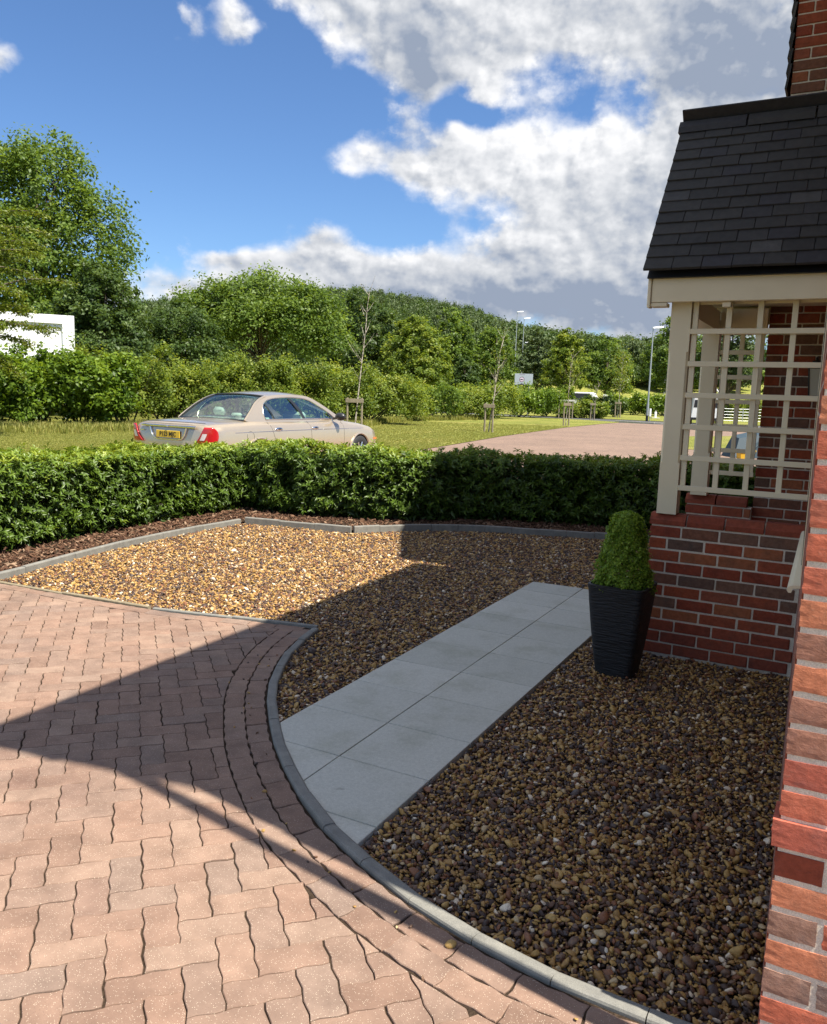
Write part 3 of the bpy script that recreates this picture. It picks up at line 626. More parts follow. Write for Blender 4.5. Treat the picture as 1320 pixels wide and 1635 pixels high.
# facade that runs away from the viewer
V = [(HX, HY+.01, -.1), (-.150, 5.24, -.1), (-.150, 5.24, 4.93), (HX, HY+.01, 4.93)]
fc = hp(MB().add(V+[(x+.1, y+.004, z) for x, y, z in V], [(0, 1, 2, 3), (4, 7, 6, 5), (0, 4, 5, 1), (3, 2, 6, 7), (0, 3, 7, 4), (1, 5, 6, 2)]).build('facade', MATS['brickwork']))
prof = [(-.145, .872), (-.138, .862), (-.128, .862), (-.122, .880), (-.02, .893), (-.02, .905), (-.125, .892), (-.140, .886)]
y0, y1 = 3.50, 5.12; dx = -.022
hp(MB().add([(x, y0, z) for x, z in prof]+[(x+dx, y1, z) for x, z in prof], [tuple(range(8)), tuple(range(8, 16))[::-1]]+[(i, (i+1) % 8, 8+(i+1) % 8, 8+i) for i in range(8)]).build('window_sill', MATS['cream_paint']))
# window above the sill (edge-on from here)
def xf(y): return HX-.1*(y-HY)/3.27
def skew(y0, y1, z0, z1, t0, t1):
    return MB().add([(xf(y0)-t0, y0, z0), (xf(y1)-t0, y1, z0), (xf(y1)-t0, y1, z1), (xf(y0)-t0, y0, z1), (xf(y0)-t1, y0, z0), (xf(y1)-t1, y1, z0), (xf(y1)-t1, y1, z1), (xf(y0)-t1, y0, z1)], [(0, 1, 2, 3), (7, 6, 5, 4), (0, 4, 5, 1), (1, 5, 6, 2), (2, 6, 7, 3), (3, 7, 4, 0)])
wf = hp(skew(3.55, 5.08, .908, 2.1, -.02, .003).build('window', MATS['cream_paint']))
for (p0, p1) in ((3.60, 4.29), (4.34, 5.03)): skew(p0, p1, .96, 2.05, -.01, .0045).build('pane', MATS['car_dark_glass'], wf)
dpipe = hp(MB().tube([(.30, 1.825, 0), (.30, 1.825, 4.5), (.12, 1.85, 4.75), (-.35, 1.86, 4.88)], .034, 10).build('downpipe', MATS['black_trim'], smooth=True))
# main roof, gutter
def slab_roof(name, pts, th_, m, parent=None):
    a, b, c, d = [np.array(p, float) for p in pts]; n = np.cross(b-a, d-a); n /= np.linalg.norm(n); n = n if n[2] > 0 else -n
    V = [a, b, c, d]+[p-n*th_ for p in (a, b, c, d)]
    return hp(ob(name, V, [(0, 1, 2, 3), (7, 6, 5, 4), (0, 4, 5, 1), (1, 5, 6, 2), (2, 6, 7, 3), (3, 7, 4, 0)], MATS[m]))
slab_roof('main_roof', [(-.402, 1.66, 5.02), (-.515, 6.3, 5.02), (4.4, 6.3, 9.05), (4.4, 1.66, 9.05)], .12, 'roof_tile')
slab_roof('main_roof', [(9.2, 1.66, 5.02), (9.2, 6.3, 5.02), (4.4, 6.3, 9.05), (4.4, 1.66, 9.05)], .12, 'roof_tile')
hp(MB().add([(-.05, 1.98, 4.93), (8.85, 1.98, 4.93), (4.4, 1.98, 8.9), (-.05, 2.1, 4.93), (8.85, 2.1, 4.93), (4.4, 2.1, 8.9)], [(0, 1, 2), (3, 5, 4), (0, 3, 4, 1), (1, 4, 5, 2), (2, 5, 3, 0)]).build('gable', MATS['brickwork']))
hp(MB().box(-.36, .0, 1.72, 6.3, 4.80, 4.93).build('soffit', MATS['cream_paint']))
hp(MB().tube([(-.398, 1.67, 4.93), (-.51, 6.28, 4.93)], .055, 10).build('gutter', MATS['black_trim'], smooth=True))
# wing beyond the porch with its front gable
WX, WY = -.562, 6.6
wing = hp(MB().prism([(WX+.008, WY+.008), (9, WY+.008), (9, 12.0), (WX+.008, 12.0)], -.1, 5.10).add([(WX+.008, WY+.01, 5.1), (WX+.008, 11.99, 5.1), (WX+.008, 9.3, 7.78), (9, WY+.01, 5.1), (9, 11.99, 5.1), (9, 9.3, 7.78)], [(0, 2, 1), (3, 4, 5), (0, 3, 5, 2), (1, 2, 5, 4)]).build('wing', MATS['brickwork']))
slab_roof('wing_roof', [(-.72, 6.36, 5.10), (9.2, 6.36, 5.10), (9.2, 9.3, 8.04), (-.72, 9.3, 8.04)], .12, 'roof_tile')
slab_roof('wing_roof', [(-.72, 12.24, 5.10), (9.2, 12.24, 5.10), (9.2, 9.3, 8.04), (-.72, 9.3, 8.04)], .12, 'roof_tile')
ww = hp(MB().box(WX+.003, .62, WY-.001, WY+.05, .55, 2.35).box(WX+.003, .62, WY-.001, WY+.05, 3.2, 5.0).build('wing_wall', MATS['mortar']))
for k in range(8, 66):
    z0 = .012+.075*k
    if z0 > 4.9 or 2.33 < z0 < 3.25: continue
    course(ww, WX, .20, WY-.008, z0, .1125 if k % 2 else 0., 'brick')
for k in range(17):                                   # tile hanging on the front of the wing, seen edge-on
    z = 3.80+k*.1; hp(MB().add([(WX-.040, 6.575, z), (WX-.040, 9.0, z), (WX-.018, 6.575, z+.16), (WX-.018, 9.0, z+.16), (WX-.026, 6.575, z-.002), (WX-.026, 9.0, z-.002), (WX-.004, 6.575, z+.16), (WX-.004, 9.0, z+.16)],
        [(0, 2, 3, 1), (4, 5, 7, 6), (0, 1, 5, 4), (2, 6, 7, 3), (0, 4, 6, 2), (1, 3, 7, 5)]).build('hung_tile_course', MATS['roof_tile']))
# porch low walls
PY = 5.21
pw = hp(MB().box(-1.022, -.148, PY+.0035, PY+.095, -.1, .832).box(-1.022, -.148, PY+.040, PY+.10, .832, .893).build('porch_wall', MATS['mortar']))
for k in range(11):
    course(pw, -1.03, -.150, PY, .004+.0752*k, (.1125 if k % 2 else .03), 'brick_red' if k < 3 else 'brick', 0, .006 if k < 3 else 0.)
def caps(parent, x0, x1, yf, z0, flip=False, ln=.215):
    x = x0
    while x < x1-.03:
        a, b = x, min(x+ln, x1); pr_ = [(0, 0), (0, .030), (.038, .068), (.115, .068), (.115, 0)]
        V = [(a, yf+t, z0+z) for t, z in pr_]+[(b, yf+t, z0+z) for t, z in pr_]
        if flip: V = [(X, 2*yf-Y, Z) for X, Y, Z in V]
        F = [(0, 1, 2, 3, 4)[::-1], (5, 6, 7, 8, 9)]+[(i, (i+1) % 5, 5+(i+1) % 5, 5+i) for i in range(5)]
        if flip: F = [f[::-1] for f in F]
        ob('coping_brick', V, F, MATS['brick_red'], parent); x = b+.0098
caps(pw, -1.035, -.15, PY-.004, .832)
fwl = hp(MB().box(-1.022, WX, 6.50, 6.585, -.1, .83).build('porch_far_wall', MATS['mortar']))
for k in range(5, 11): course(fwl, -1.03, WX-.002, 6.492, .004+.0752*k, (.1125 if k % 2 else .03), 'brick')
caps(fwl, -1.035, WX-.002, 6.488, .832)
hp(MB().box(-1.0, -.15, 5.32, 6.48, -.05, .12, .01).build('porch_floor', MATS['slab']))
# posts, beams, trellis
def post(x0, x1, y0, y1, z0, z1, c=.012):
    lo, hi = z0+.32, z1-.30
    return hp(MB().box(x0, x1, y0, y1, z0, lo).box(x0, x1, y0, y1, hi, z1).prism([(x0+c, y0), (x1-c, y0), (x1, y0+c), (x1, y1-c), (x1-c, y1), (x0+c, y1), (x0, y1-c), (x0, y0+c)], lo, hi).build('porch_post', MATS['cream_paint']))
post(-1.0, -.882, 5.212, 5.328, .902, 2.20); post(-1.0, -.882, 6.46, 6.575, .902, 2.20)
fb = hp(MB().box(-1.105, -.15, 5.115, 5.150, 2.185, 2.335, .003).build('fascia', MATS['cream_paint']))
MB().box(-1.128, -1.107, 5.105, 5.175, 2.155, 2.337, .004).box(-1.107, -1.01, 5.118, 5.2, 2.160, 2.183, .003).build('corbel', MATS['cream_paint'], fb)
hp(MB().box(-1.105, -.15, 6.64, 6.70, 2.185, 2.335).box(-1.0, -.15, 5.155, 6.55, 2.30, 2.32).box(-1.0, -.885, 5.34, 6.45, 2.12, 2.26).box(-.88, -.15, 5.22, 5.31, 2.205, 2.295).box(-.88, WX, 6.46, 6.55, 2.10, 2.28).box(-.70, -.655, 5.14, 5.20, 2.155, 2.182).build('porch_ceiling', MATS['cream_paint']))
def trellis(name, X, Z, yf, x0, x1, z0, z1, wd=.032):
    t = hp(MB().box(x0, x1, yf+.022, yf+.028, z1-.02, z1).build(name, MATS['cream_paint']))
    for x in X: MB().box(x-wd/2, x+wd/2, yf, yf+.019, z0, z1, .002).build('trellis_lath', MATS['cream_paint'], t)
    for z in Z: MB().box(x0, x1, yf-.0195, yf-.0005, z-wd/2, z+wd/2, .002).build('trellis_lath', MATS['cream_paint'], t)
    return t
trellis('trellis', [-.858, -.668, -.496, -.313, -.140], [1.072, 1.258, 1.448, 1.640, 1.828, 2.020], 5.225, -.880, -.118, 1.054, 2.2)
trellis('trellis', [-.845, -.725, -.588], [1.08, 1.25, 1.43, 1.61, 1.79, 1.97], 6.50, -.880, WX-.004, 1.06, 2.12)
# porch roof: individual plain tiles
ex, ey, ez, ry, rz_ = -1.15, 5.055, 2.352, 5.93, 3.43
sl_ = math.hypot(ry-ey, rz_-ez); su = np.array([0, (ry-ey)/sl_, (rz_-ez)/sl_]); sn = np.array([0, -su[2], su[1]])
prf = hp(MB().add([(ex+.02, ey+.02, ez-.03), (-.15, ey+.02, ez-.03), (-.15, ry, rz_-.03), (ex+.02, ry, rz_-.03), (ex+.02, 2*ry-ey, ez-.03), (-.15, 2*ry-ey, ez-.03)], [(0, 1, 2, 3), (3, 2, 5, 4), (0, 3, 4), (1, 5, 2), (0, 4, 5, 1)]).build('porch_roof', MATS['black_trim']))
nrow = 14; gauge = sl_/nrow
def tile_mesh(wd, ln=.19, t=.018):
    me = MB().box(-wd/2, wd/2, 0, ln, 0, t, .0022); me = mk('roof_tile', me.v, me.f); me.materials.append(MATS['roof_tile']); return me
TM = {}
ang = math.atan2(su[2], su[1])
for r in range(nrow):
    x = ex; first = True
    while x < -.15:
        wd = .2475 if (first and r % 2) else .165; first = False; b = min(x+wd, -.152)
        if b-x > .03:
            k = round(b-x, 3); TM.setdefault(k, tile_mesh(k-.0025)); p = np.array([(x+b)/2, ey, ez])+su*(r*gauge)+sn*(.012)
            link('roof_tile', TM[k], prf, tuple(p+np.array([0, 0, br.normal(0, .0012)])), (ang-.085+br.normal(0, .008), br.normal(0, .006), br.normal(0, .004)))
        x += wd
for r in range(nrow):   # far slope
    p0 = np.array([0, 2*ry-ey, ez])+np.array([0, -su[1], su[2]])*(r*gauge)
    MB().box(ex, -.152, -.19, 0, 0, .014).build('tile_course', MATS['roof_tile'], prf, loc=(0, p0[1], p0[2]+.012), rot=(-ang+.055, 0, 0))
x = ex-.012
for k in range(3):
    ln = (.43, .40, .36)[k]; P_ = []; prf_r = [(-.100, -.095), (-.088, -.055), (-.050, -.012), (0, .004), (.050, -.012), (.088, -.055), (.100, -.095)]
    V = [(x, ry+a, rz_+.022+b) for a, b in prf_r]+[(x+ln-.012, ry+a, rz_+.022+b) for a, b in prf_r]; nn = 7
    ob('ridge_tile', V, [(i, i+1, nn+i+1, nn+i) for i in range(nn-1)]+[tuple(range(nn))[::-1], tuple(range(nn, 2*nn)), (nn-1, 0, nn, 2*nn-1)], MATS['roof_tile'], prf, smooth=False); x += ln
MB().box(ex, -.15, ry-.05, ry+.05, rz_-.06, rz_-.005).build('ridge_mortar', MATS['dark_void'], prf)
hp(MB().add([(-1.10, 5.10, 2.34), (-1.10, 6.76, 2.34), (-1.10, 5.93, 3.44), (-1.07, 5.10, 2.34), (-1.07, 6.76, 2.34), (-1.07, 5.93, 3.44)], [(0, 2, 1), (3, 4, 5), (0, 3, 5, 2), (1, 2, 5, 4), (0, 1, 4, 3)]).build('porch_gable', MATS['cream_paint']))

# ---- wall lantern on the wing
ln_ = tag(empty('wall_lantern', (-.22, 6.59, 1.80)), 'black wall lantern on the brickwork behind the trellis', 'lantern')
MB().box(-.03, .03, -.02, 0, -.06, .12, .004).tube([(0, -.01, .08), (0, -.06, .14), (0, -.10, .13)], .008, 6).build('bracket', MATS['black_paint'], ln_)
MB().add([(-.055, -.155, .06), (.055, -.155, .06), (.055, -.045, .06), (-.055, -.045, .06), (0, -.10, .13)], [(0, 1, 4), (1, 2, 4), (2, 3, 4), (3, 0, 4), (3, 2, 1, 0)]).build('cap', MATS['black_paint'], ln_)
b_ = MB()
for sx in (-1, 1):
    for sy in (-1, 1): b_.tube([(sx*.045, -.10+sy*.045, .06), (sx*.03, -.10+sy*.03, -.13)], .005, 4)
b_.box(-.034, .034, -.134, -.066, -.145, -.13).build('cage', MATS['black_paint'], ln_)
mat('lantern_glass', (.55, .55, .5), .25, spec=.6)
MB().add([(-.04, -.14, .058), (.04, -.14, .058), (.04, -.06, .058), (-.04, -.06, .058), (-.027, -.127, -.128), (.027, -.127, -.128), (.027, -.073, -.128), (-.027, -.073, -.128)], [(0, 1, 5, 4)[::-1], (1, 2, 6, 5)[::-1], (2, 3, 7, 6)[::-1], (3, 0, 4, 7)[::-1]]).build('glass', MATS['lantern_glass'], ln_)

# ================================================================== planter with box topiary
def b_rattan(t, p):
    v = coord(t, 'Object'); s = N(t, 'ShaderNodeMapping'); s.inputs['Scale'].default_value = (9, 9, 70); L(t, v, s.inputs[0]); n = noise(t, 1.3, 4, .6, s.outputs[0]); L(t, ramp_(t, n.outputs['Fac'], [(.3, (.008, .008, .009)), (.7, (.020, .020, .022))]), p.inputs['Base Color']); bump(t, p, n.outputs['Fac'], 1., .012)
mat('rattan_black', rough=.55, spec=.4, build=b_rattan)
pl = tag(empty('planter', (-1.075, 4.76, 0), R_(-3)), 'tall tapered square black ribbed planter beside the porch wall', 'planter')
def sq(h, z, r=.045, n=5):
    P = []
    for (cx, cy, a0) in ((1, 1, 0), (-1, 1, 90), (-1, -1, 180), (1, -1, 270)):
        for k in range(n): a = R_(a0+90*k/(n-1)); P.append((cx*(h-r)+r*math.cos(a), cy*(h-r)+r*math.sin(a), z))
    return P
lv = [(.108, -.03), (.112, .0), (.128, .12), (.145, .27), (.158, .40), (.166, .50), (.170, .515), (.170, .53), (.158, .532), (.154, .50), (.15, .46)]
V = []; F = []
for h, z in lv: V += sq(h, z)
k = 20
for i in range(len(lv)-1): F += [(i*k+j, i*k+(j+1) % k, (i+1)*k+(j+1) % k, (i+1)*k+j) for j in range(k)]
F.append(tuple(range(k))[::-1]); F.append(tuple((len(lv)-1)*k+j for j in range(k)))
o = ob('pot', V, F, MATS['rattan_black'], pl, True); o.data.set_sharp_from_angle(angle=R_(50))
ob('soil', sq(.15, .475), [tuple(range(20))], MATS['soil'], pl)
tp = tag(empty('box_topiary', (-1.075, 4.76, .48)), 'clipped conical box shrub growing in the black planter', 'shrub')
def leafT(bend=.12, w=.42):
    return [(0, -.5, 0), (w*.5, -.05, bend*.6), (0, .5, -bend), (-w*.5, -.05, bend*.6), (0, -.02, 0)], [(0, 1, 4), (1, 2, 4), (2, 3, 4), (3, 0, 4)]
n = 15000; u = rng.uniform(0, 1, n)**.8; a = rng.uniform(0, 6.283, n)
zc_ = -.01+.485*u; prof_r = np.interp(zc_, [0, .06, .18, .30, .40, .455, .475], [.160, .165, .138, .112, .092, .066, .02]); prof_r *= (1+.10*np.sin(a*5+zc_*20)+.07*np.sin(a*11-zc_*37)+.05*np.sin(zc_*60+a*3))
rr = prof_r*(1-np.abs(rng.normal(0, .10, n)))+np.where(rng.random(n) < .12, rng.uniform(0, .022, n), 0)
pos = np.stack([rr*np.cos(a), rr*np.sin(a), zc_], 1); nr = np.stack([np.cos(a)*.8, np.sin(a)*.8, np.full(n, .55)+zc_], 1)+rng.normal(0, .6, (n, 3))
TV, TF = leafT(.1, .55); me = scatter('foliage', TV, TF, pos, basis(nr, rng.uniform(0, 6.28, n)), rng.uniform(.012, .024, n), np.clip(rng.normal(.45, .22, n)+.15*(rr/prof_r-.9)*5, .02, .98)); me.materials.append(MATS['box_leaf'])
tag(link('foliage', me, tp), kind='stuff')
m_ = MB(); m_.tube([(0, 0, -.02), (0.005, 0, .2), (0, .004, .44)], [.014, .010, .004], 6)
for k in range(14): a_ = k*2.4; z = .04+k*.028; r_ = .10*(1-k/18); m_.tube([(0, 0, z), (r_*math.cos(a_), r_*math.sin(a_), z+.06)], [.005, .002], 4)
m_.build('stem', MATS['tree_bark'], tp)

# ================================================================== hedges
def wob(p, s=1.):
    return (np.sin(p[:, 0]*2.3*s+p[:, 1]*1.1*s)+np.sin(p[:, 1]*3.1*s-p[:, 2]*2.7*s+1.3)+np.sin(p[:, 0]*5.3*s+p[:, 2]*4.1*s+.7)*.6+np.sin(p[:, 1]*7.1*s+p[:, 0]*6.3*s+2.)*.4)/3.
def hedge(label, path_, half, h, n, seed, sun=True):
    r = np.random.default_rng(seed); P = resample(np.array(path_, float), .05); c = P.mean(0)
    root = tag(empty('hedge', (c[0], c[1], 0)), label, 'hedge', 'clipped laurel hedges round the gravel')
    T = np.gradient(P, axis=0); T /= np.linalg.norm(T, axis=1, keepdims=True); Nn = np.stack([-T[:, 1], T[:, 0]], 1)
    ln = len(P)
    # the outline of a rounded section: angle t from one foot over the top to the other
    k = r.integers(0, ln, n); hs = h-.10; u = r.uniform(0, 2*hs+2*half*1.15, n); t = np.zeros(n); ox = np.zeros(n); oz = np.zeros(n)
    a_ = u < hs; b_ = u > hs+2*half*1.15; m_ = ~(a_ | b_)
    oz[a_] = .06+u[a_]/hs*(h-.06); ox[a_] = -half; oz[b_] = .06+(u[b_]-hs-2*half*1.15)/hs*(h-.06); ox[b_] = half; oz[m_] = h; ox[m_] = -half+(u[m_]-hs)/1.15
    ed = np.clip((oz-(h-.16))/.16, 0, 1)*np.clip((np.abs(ox)-(half-.16))/.16, 0, 1); ox *= 1-.12*ed; oz -= .05*ed            # ease the shoulders
    ox *= 1-.16*np.clip((.30-oz)/.30, 0, 1)
    t = np.where(m_, ox/half*.75, np.sign(ox)*(1.45-.5*np.clip((oz-h*.6)/(h*.4), 0, 1)))
    endf = np.minimum(k, ln-1-k)*.05; q = np.clip(endf/.30, 0, 1)**.5; ox *= .45+.55*q; oz *= .92+.08*q
    base = P[k]+Nn[k]*ox[:, None]+r.normal(0, .025, (n, 2)); pos = np.concatenate([base, oz[:, None]], 1)
    nr = np.concatenate([Nn[k]*np.sin(t)[:, None], np.cos(t)[:, None]*1.0], 1)
    dep = np.abs(r.normal(0, .075, n)); dep[r.random(n) < .10] -= r.uniform(0, .10, (n))[r.random(n) < 2][:n][r.random(n) < .0].sum() if False else 0
    pos = pos+nr*(wob(pos)*.065+wob(pos, 2.3)*.035-dep)[:, None]
    sho = r.random(n) < .07; pos[sho] += nr[sho]*r.uniform(0, .07, (sho.sum(), 1))+np.array([0, 0, .015])
    pos[:, 2] = np.maximum(pos[:, 2], .13+.07*r.random(n)+.04*np.sin(pos[:, 0]*4+pos[:, 1]*5))
    keep = (wob(pos, 1.7) > -.55); pos, nr, dep, t = pos[keep], nr[keep], dep[keep], t[keep]; n = len(pos)
    # each shoot carries a whorl of leaves
    per = 8; ax = nr*.8+r.normal(0, .28, (n, 3))+np.array([0, 0, .55]); ax /= np.linalg.norm(ax, axis=1, keepdims=True)
    q3 = basis(ax, r.uniform(0, 6.28, n)); lv_ = np.repeat(np.arange(n), per); an = np.tile(np.arange(per)*2.4, n)+r.normal(0, .3, n*per); op = r.uniform(.55, 1.35, n*per)
    loc_ = np.stack([np.cos(an)*np.sin(op), np.sin(an)*np.sin(op), np.cos(op)], 1); dirs = np.einsum('nij,nj->ni', q3[lv_], loc_); dirs[:, 2] -= .18*r.random(n*per); dirs /= np.linalg.norm(dirs, axis=1, keepdims=True)
    zz3 = ax[lv_]-dirs*(ax[lv_]*dirs).sum(1, keepdims=True)+r.normal(0, .12, (n*per, 3)); zz3 -= dirs*(zz3*dirs).sum(1, keepdims=True); zz3 /= np.linalg.norm(zz3, axis=1, keepdims=True)+1e-9; rot = np.stack([np.cross(dirs, zz3), dirs, zz3], 2)
    TV, TF = leafT(.20, .36); TV = [(x_, y_+.5, z_) for x_, y_, z_ in TV]
    tint = np.clip(.21+.46*np.clip(np.cos(t), 0, 1)**2+r.normal(0, .11, n)-.8*np.clip(dep-.06, 0, 1)+.10*wob(pos, 3), .01, .99)[lv_]; tint = np.clip(tint+r.normal(0, .09, n*per)+.12*np.cos(op), .01, .99)  # light put into leaf colour: paler on top, darker on sides and inside
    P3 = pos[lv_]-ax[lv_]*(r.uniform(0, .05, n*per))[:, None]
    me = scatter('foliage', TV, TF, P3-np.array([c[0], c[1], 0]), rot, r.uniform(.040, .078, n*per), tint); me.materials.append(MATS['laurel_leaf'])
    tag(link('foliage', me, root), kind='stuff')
    # dark inner twigs and stems
    m_ = MB()
    for i in range(0, ln, 7):
        for j in range(2):
            p = P[i]+Nn[i]*r.uniform(-.12, .12); a = np.array([p[0]-c[0], p[1]-c[1], -.03]); m_.tube([a, a+np.array([*r.normal(0, .04, 2), .3]), a+np.array([*r.normal(0, .1, 2), h-.15])], [.013, .009, .003], 5)
            for q_ in range(7):
                z = r.uniform(.10, h-.15); b = a+np.array([0, 0, z]); e = b+np.array([*(Nn[i]*r.uniform(-half, half)*.8+T[i]*r.uniform(-.2, .2)), r.uniform(.02, .16)]); m_.tube([b, e], [.005, .002], 3, False)
    m_.build('stems', MATS['tree_bark'], root)
    # dark inner leaves, added to block light through the heart
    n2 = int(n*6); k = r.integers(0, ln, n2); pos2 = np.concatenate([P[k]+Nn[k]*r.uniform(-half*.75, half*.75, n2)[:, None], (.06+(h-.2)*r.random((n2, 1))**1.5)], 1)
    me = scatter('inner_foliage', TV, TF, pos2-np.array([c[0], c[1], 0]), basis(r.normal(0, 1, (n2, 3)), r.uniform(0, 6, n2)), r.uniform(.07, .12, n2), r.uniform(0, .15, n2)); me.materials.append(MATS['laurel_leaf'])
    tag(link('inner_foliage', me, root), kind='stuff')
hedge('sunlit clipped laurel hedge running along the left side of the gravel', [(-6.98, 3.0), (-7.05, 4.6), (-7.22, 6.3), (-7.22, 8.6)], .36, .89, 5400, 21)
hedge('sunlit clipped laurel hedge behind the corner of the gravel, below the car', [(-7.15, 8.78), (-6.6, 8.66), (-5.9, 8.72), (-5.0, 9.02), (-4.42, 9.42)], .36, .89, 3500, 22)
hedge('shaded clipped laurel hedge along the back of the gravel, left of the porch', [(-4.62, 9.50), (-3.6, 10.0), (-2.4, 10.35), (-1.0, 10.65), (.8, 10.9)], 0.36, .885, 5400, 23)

# ================================================================== trees and shrubs
QUAD = ([(0, -.5, 0), (.28, 0, .05), (0, .5, -.04), (-.28, 0, .05)], [(0, 1, 2, 3)])
def crown_mesh(seed, lobes, ncl, per, leaf, cr=.55, flat=.7, droop=0., shell=.55):
    """leaf clumps spread through the lobes (cx,cy,cz,rx,ry,rz)"""
    r = np.random.default_rng(seed); w_ = np.array([l[3]*l[4]+l[3]*l[5]+l[4]*l[5] for l in lobes]); li = r.choice(len(lobes), ncl, p=w_/w_.sum()); Lb = np.array(lobes)[li]
    d = r.normal(0, 1, (ncl, 3)); d /= np.linalg.norm(d, axis=1, keepdims=True); d[:, 2] = np.where(d[:, 2] < -.55, -d[:, 2], d[:, 2]); rad = shell+(1-shell)*r.random(ncl)**.5
    rad *= 1+.12*np.sin(d[:, 0]*5+seed)*np.sin(d[:, 1]*6+1.)+.10*np.sin(d[:, 2]*9+d[:, 0]*4)
    cc_ = Lb[:, :3]+d*Lb[:, 3:6]*rad[:, None]
    crs = cr*r.uniform(.55, 1.3, ncl); k = np.repeat(np.arange(ncl), per); m = len(k)
    o3 = r.normal(0, .5, (m, 3)); o3[:, 2] *= flat; pos = cc_[k]+o3*crs[k][:, None]; pos[:, 2] -= droop*np.linalg.norm(o3[:, :2], axis=1)*crs[k]
    pos[:, 2] = np.maximum(pos[:, 2], .04)
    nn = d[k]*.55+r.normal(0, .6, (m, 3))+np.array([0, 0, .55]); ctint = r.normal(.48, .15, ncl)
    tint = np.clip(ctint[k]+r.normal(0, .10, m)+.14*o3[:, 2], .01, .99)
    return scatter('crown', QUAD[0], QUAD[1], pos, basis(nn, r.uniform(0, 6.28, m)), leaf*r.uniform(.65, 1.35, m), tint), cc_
def plant(name, label, cat, loc, mesh, lm, trunk=None, group=None, rz=0, sc=(1, 1, 1), tmat='tree_bark'):
    root = tag(empty(name, (loc[0], loc[1], loc[2] if len(loc) > 2 else .05), rz), label, cat, group); root.scale = sc
    if not mesh.materials: mesh.materials.append(MATS[lm])
    tag(link('crown', mesh, root), kind='stuff')
    if trunk is not None:
        if not trunk.materials: trunk.materials.append(MATS[tmat])
        link('trunk', trunk, root)
    return root
def trunk_mesh(seed, h, r0, ends, fork=.35):
    """a tapering trunk with a limb to each of the given clump centres"""
    r = np.random.default_rng(seed); m = MB(); top = np.array([r.normal(0, .2), r.normal(0, .2), h]); P_ = [np.array([0, 0, -.1]), np.array([r.normal(0, .05), 0, h*.3]), top*np.array([.5, .5, .65]), top]
    m.tube(P_, [r0, r0*.8, r0*.5, r0*.12], 9)
    for e in ends:
        e = np.array(e); z = min(h*.85, max(h*fork*.7, e[2]*r.uniform(.45, .75))); t = z/h; b = np.array([top[0]*t*t, top[1]*t*t, z]); mid = b*.45+e*.55+np.array([*r.normal(0, .15, 2), .12*np.linalg.norm(e-b)])
        rr_ = r0*.42*(1-t*.6); m.tube([b, mid, e], [rr_, rr_*.55, rr_*.15], 6, False)
    me = mk('trunk', m.v, m.f, True); return me
def tree(name, label, px, d, wpx, top, lm, seed, leaf=.16, ncl=420, per=70, lobes=None, base=.05, cr=.55, group=None, low=.25, rz=0, droop=0., limbs=26, shell=.5):
    x, y = G(px, d); H = HT(px, top, d)-base; W = wpx*d/FPX/2
    if lobes is None:
        lobes = [(0, 0, H*(.5+low/2), W*.8, W*.8, H*(.5-low/2)*.98), (W*.42, .1*W, H*(.42+low/2), W*.55, W*.6, H*.30), (-W*.45, -.1*W, H*(.45+low/2), W*.55, W*.6, H*.28), (.1*W, -W*.4, H*(.40+low/2), W*.6, W*.55, H*.28), (-.1*W, .15*W, H*.82, W*.45, W*.45, H*.17)]
    else: lobes = [(a*W, b*W, c*H, e*W, f*W, g*H) for a, b, c, e, f, g in lobes]
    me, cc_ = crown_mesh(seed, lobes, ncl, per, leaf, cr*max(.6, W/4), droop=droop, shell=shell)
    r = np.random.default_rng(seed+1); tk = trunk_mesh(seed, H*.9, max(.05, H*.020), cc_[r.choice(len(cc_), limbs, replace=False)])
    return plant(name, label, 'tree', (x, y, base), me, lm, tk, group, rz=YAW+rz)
GT = 'trees beyond the grass verge'
tree('ash_tree', 'tall broad ash tree with feathery crown at the left edge', 70, 44, 330, 224, 'ash_leaf', 31, .20, 900, 62, [(.05, 0, .80, .42, .45, .18), (-.35, .1, .72, .5, .5, .22), (.45, 0, .60, .42, .45, .19), (-.1, -.2, .52, .62, .5, .20), (.55, -.1, .38, .42, .45, .16), (-.5, .1, .42, .5, .5, .22), (.2, -.3, .30, .6, .4, .16)], .05, .55, GT, droop=.25, limbs=60, shell=.35)
tree('dense_tree', 'dark dense tree tucked below the tall ash, right of the white board', 165, 38, 165, 430, 'dark_leaf', 32, .15, 420, 70, None, .05, .55, GT, low=.05)
tree('grey_tree', 'greyish low tree between the ash and the round-headed tree', 285, 46, 190, 492, 'dark_leaf', 33, .17, 320, 70, None, .05, .55, GT, low=.05)
tree('round_tree', 'broad round-headed tree left of the wooded hill, behind the car', 412, 52, 275, 444, 'ash_leaf', 34, .20, 620, 70, [(0, 0, .74, .62, .6, .26), (-.5, 0, .68, .48, .5, .24), (.52, 0, .66, .46, .5, .25), (.05, -.3, .60, .7, .5, .20), (.75, 0, .50, .3, .4, .17), (-.75, .1, .52, .28, .4, .16)], .05, .55, GT, droop=.15, limbs=40)
tree('mixed_tree', 'bushy mid-green tree just right of the round-headed tree', 575, 66, 150, 478, 'dark_leaf', 35, .24, 330, 60, None, .05, .5, GT, low=.02)
tree('sycamore_tree', 'light green sycamore in front of the wooded hill, below its right slope', 655, 60, 130, 512, 'thicket_leaf', 36, .22, 330, 60, None, .05, .5, GT, low=.02)
tree('slender_tree', 'upright tree with thin top at the foot of the wooded hill', 712, 84, 95, 499, 'ash_leaf', 37, .26, 260, 50, None, .05, .5, GT, low=.02)
tree('leafy_tree', 'bright leafy tree just left of the tall twin lamp posts', 778, 86, 90, 528, 'ash_leaf', 38, .26, 240, 50, None, .05, .5, GT, low=.02)
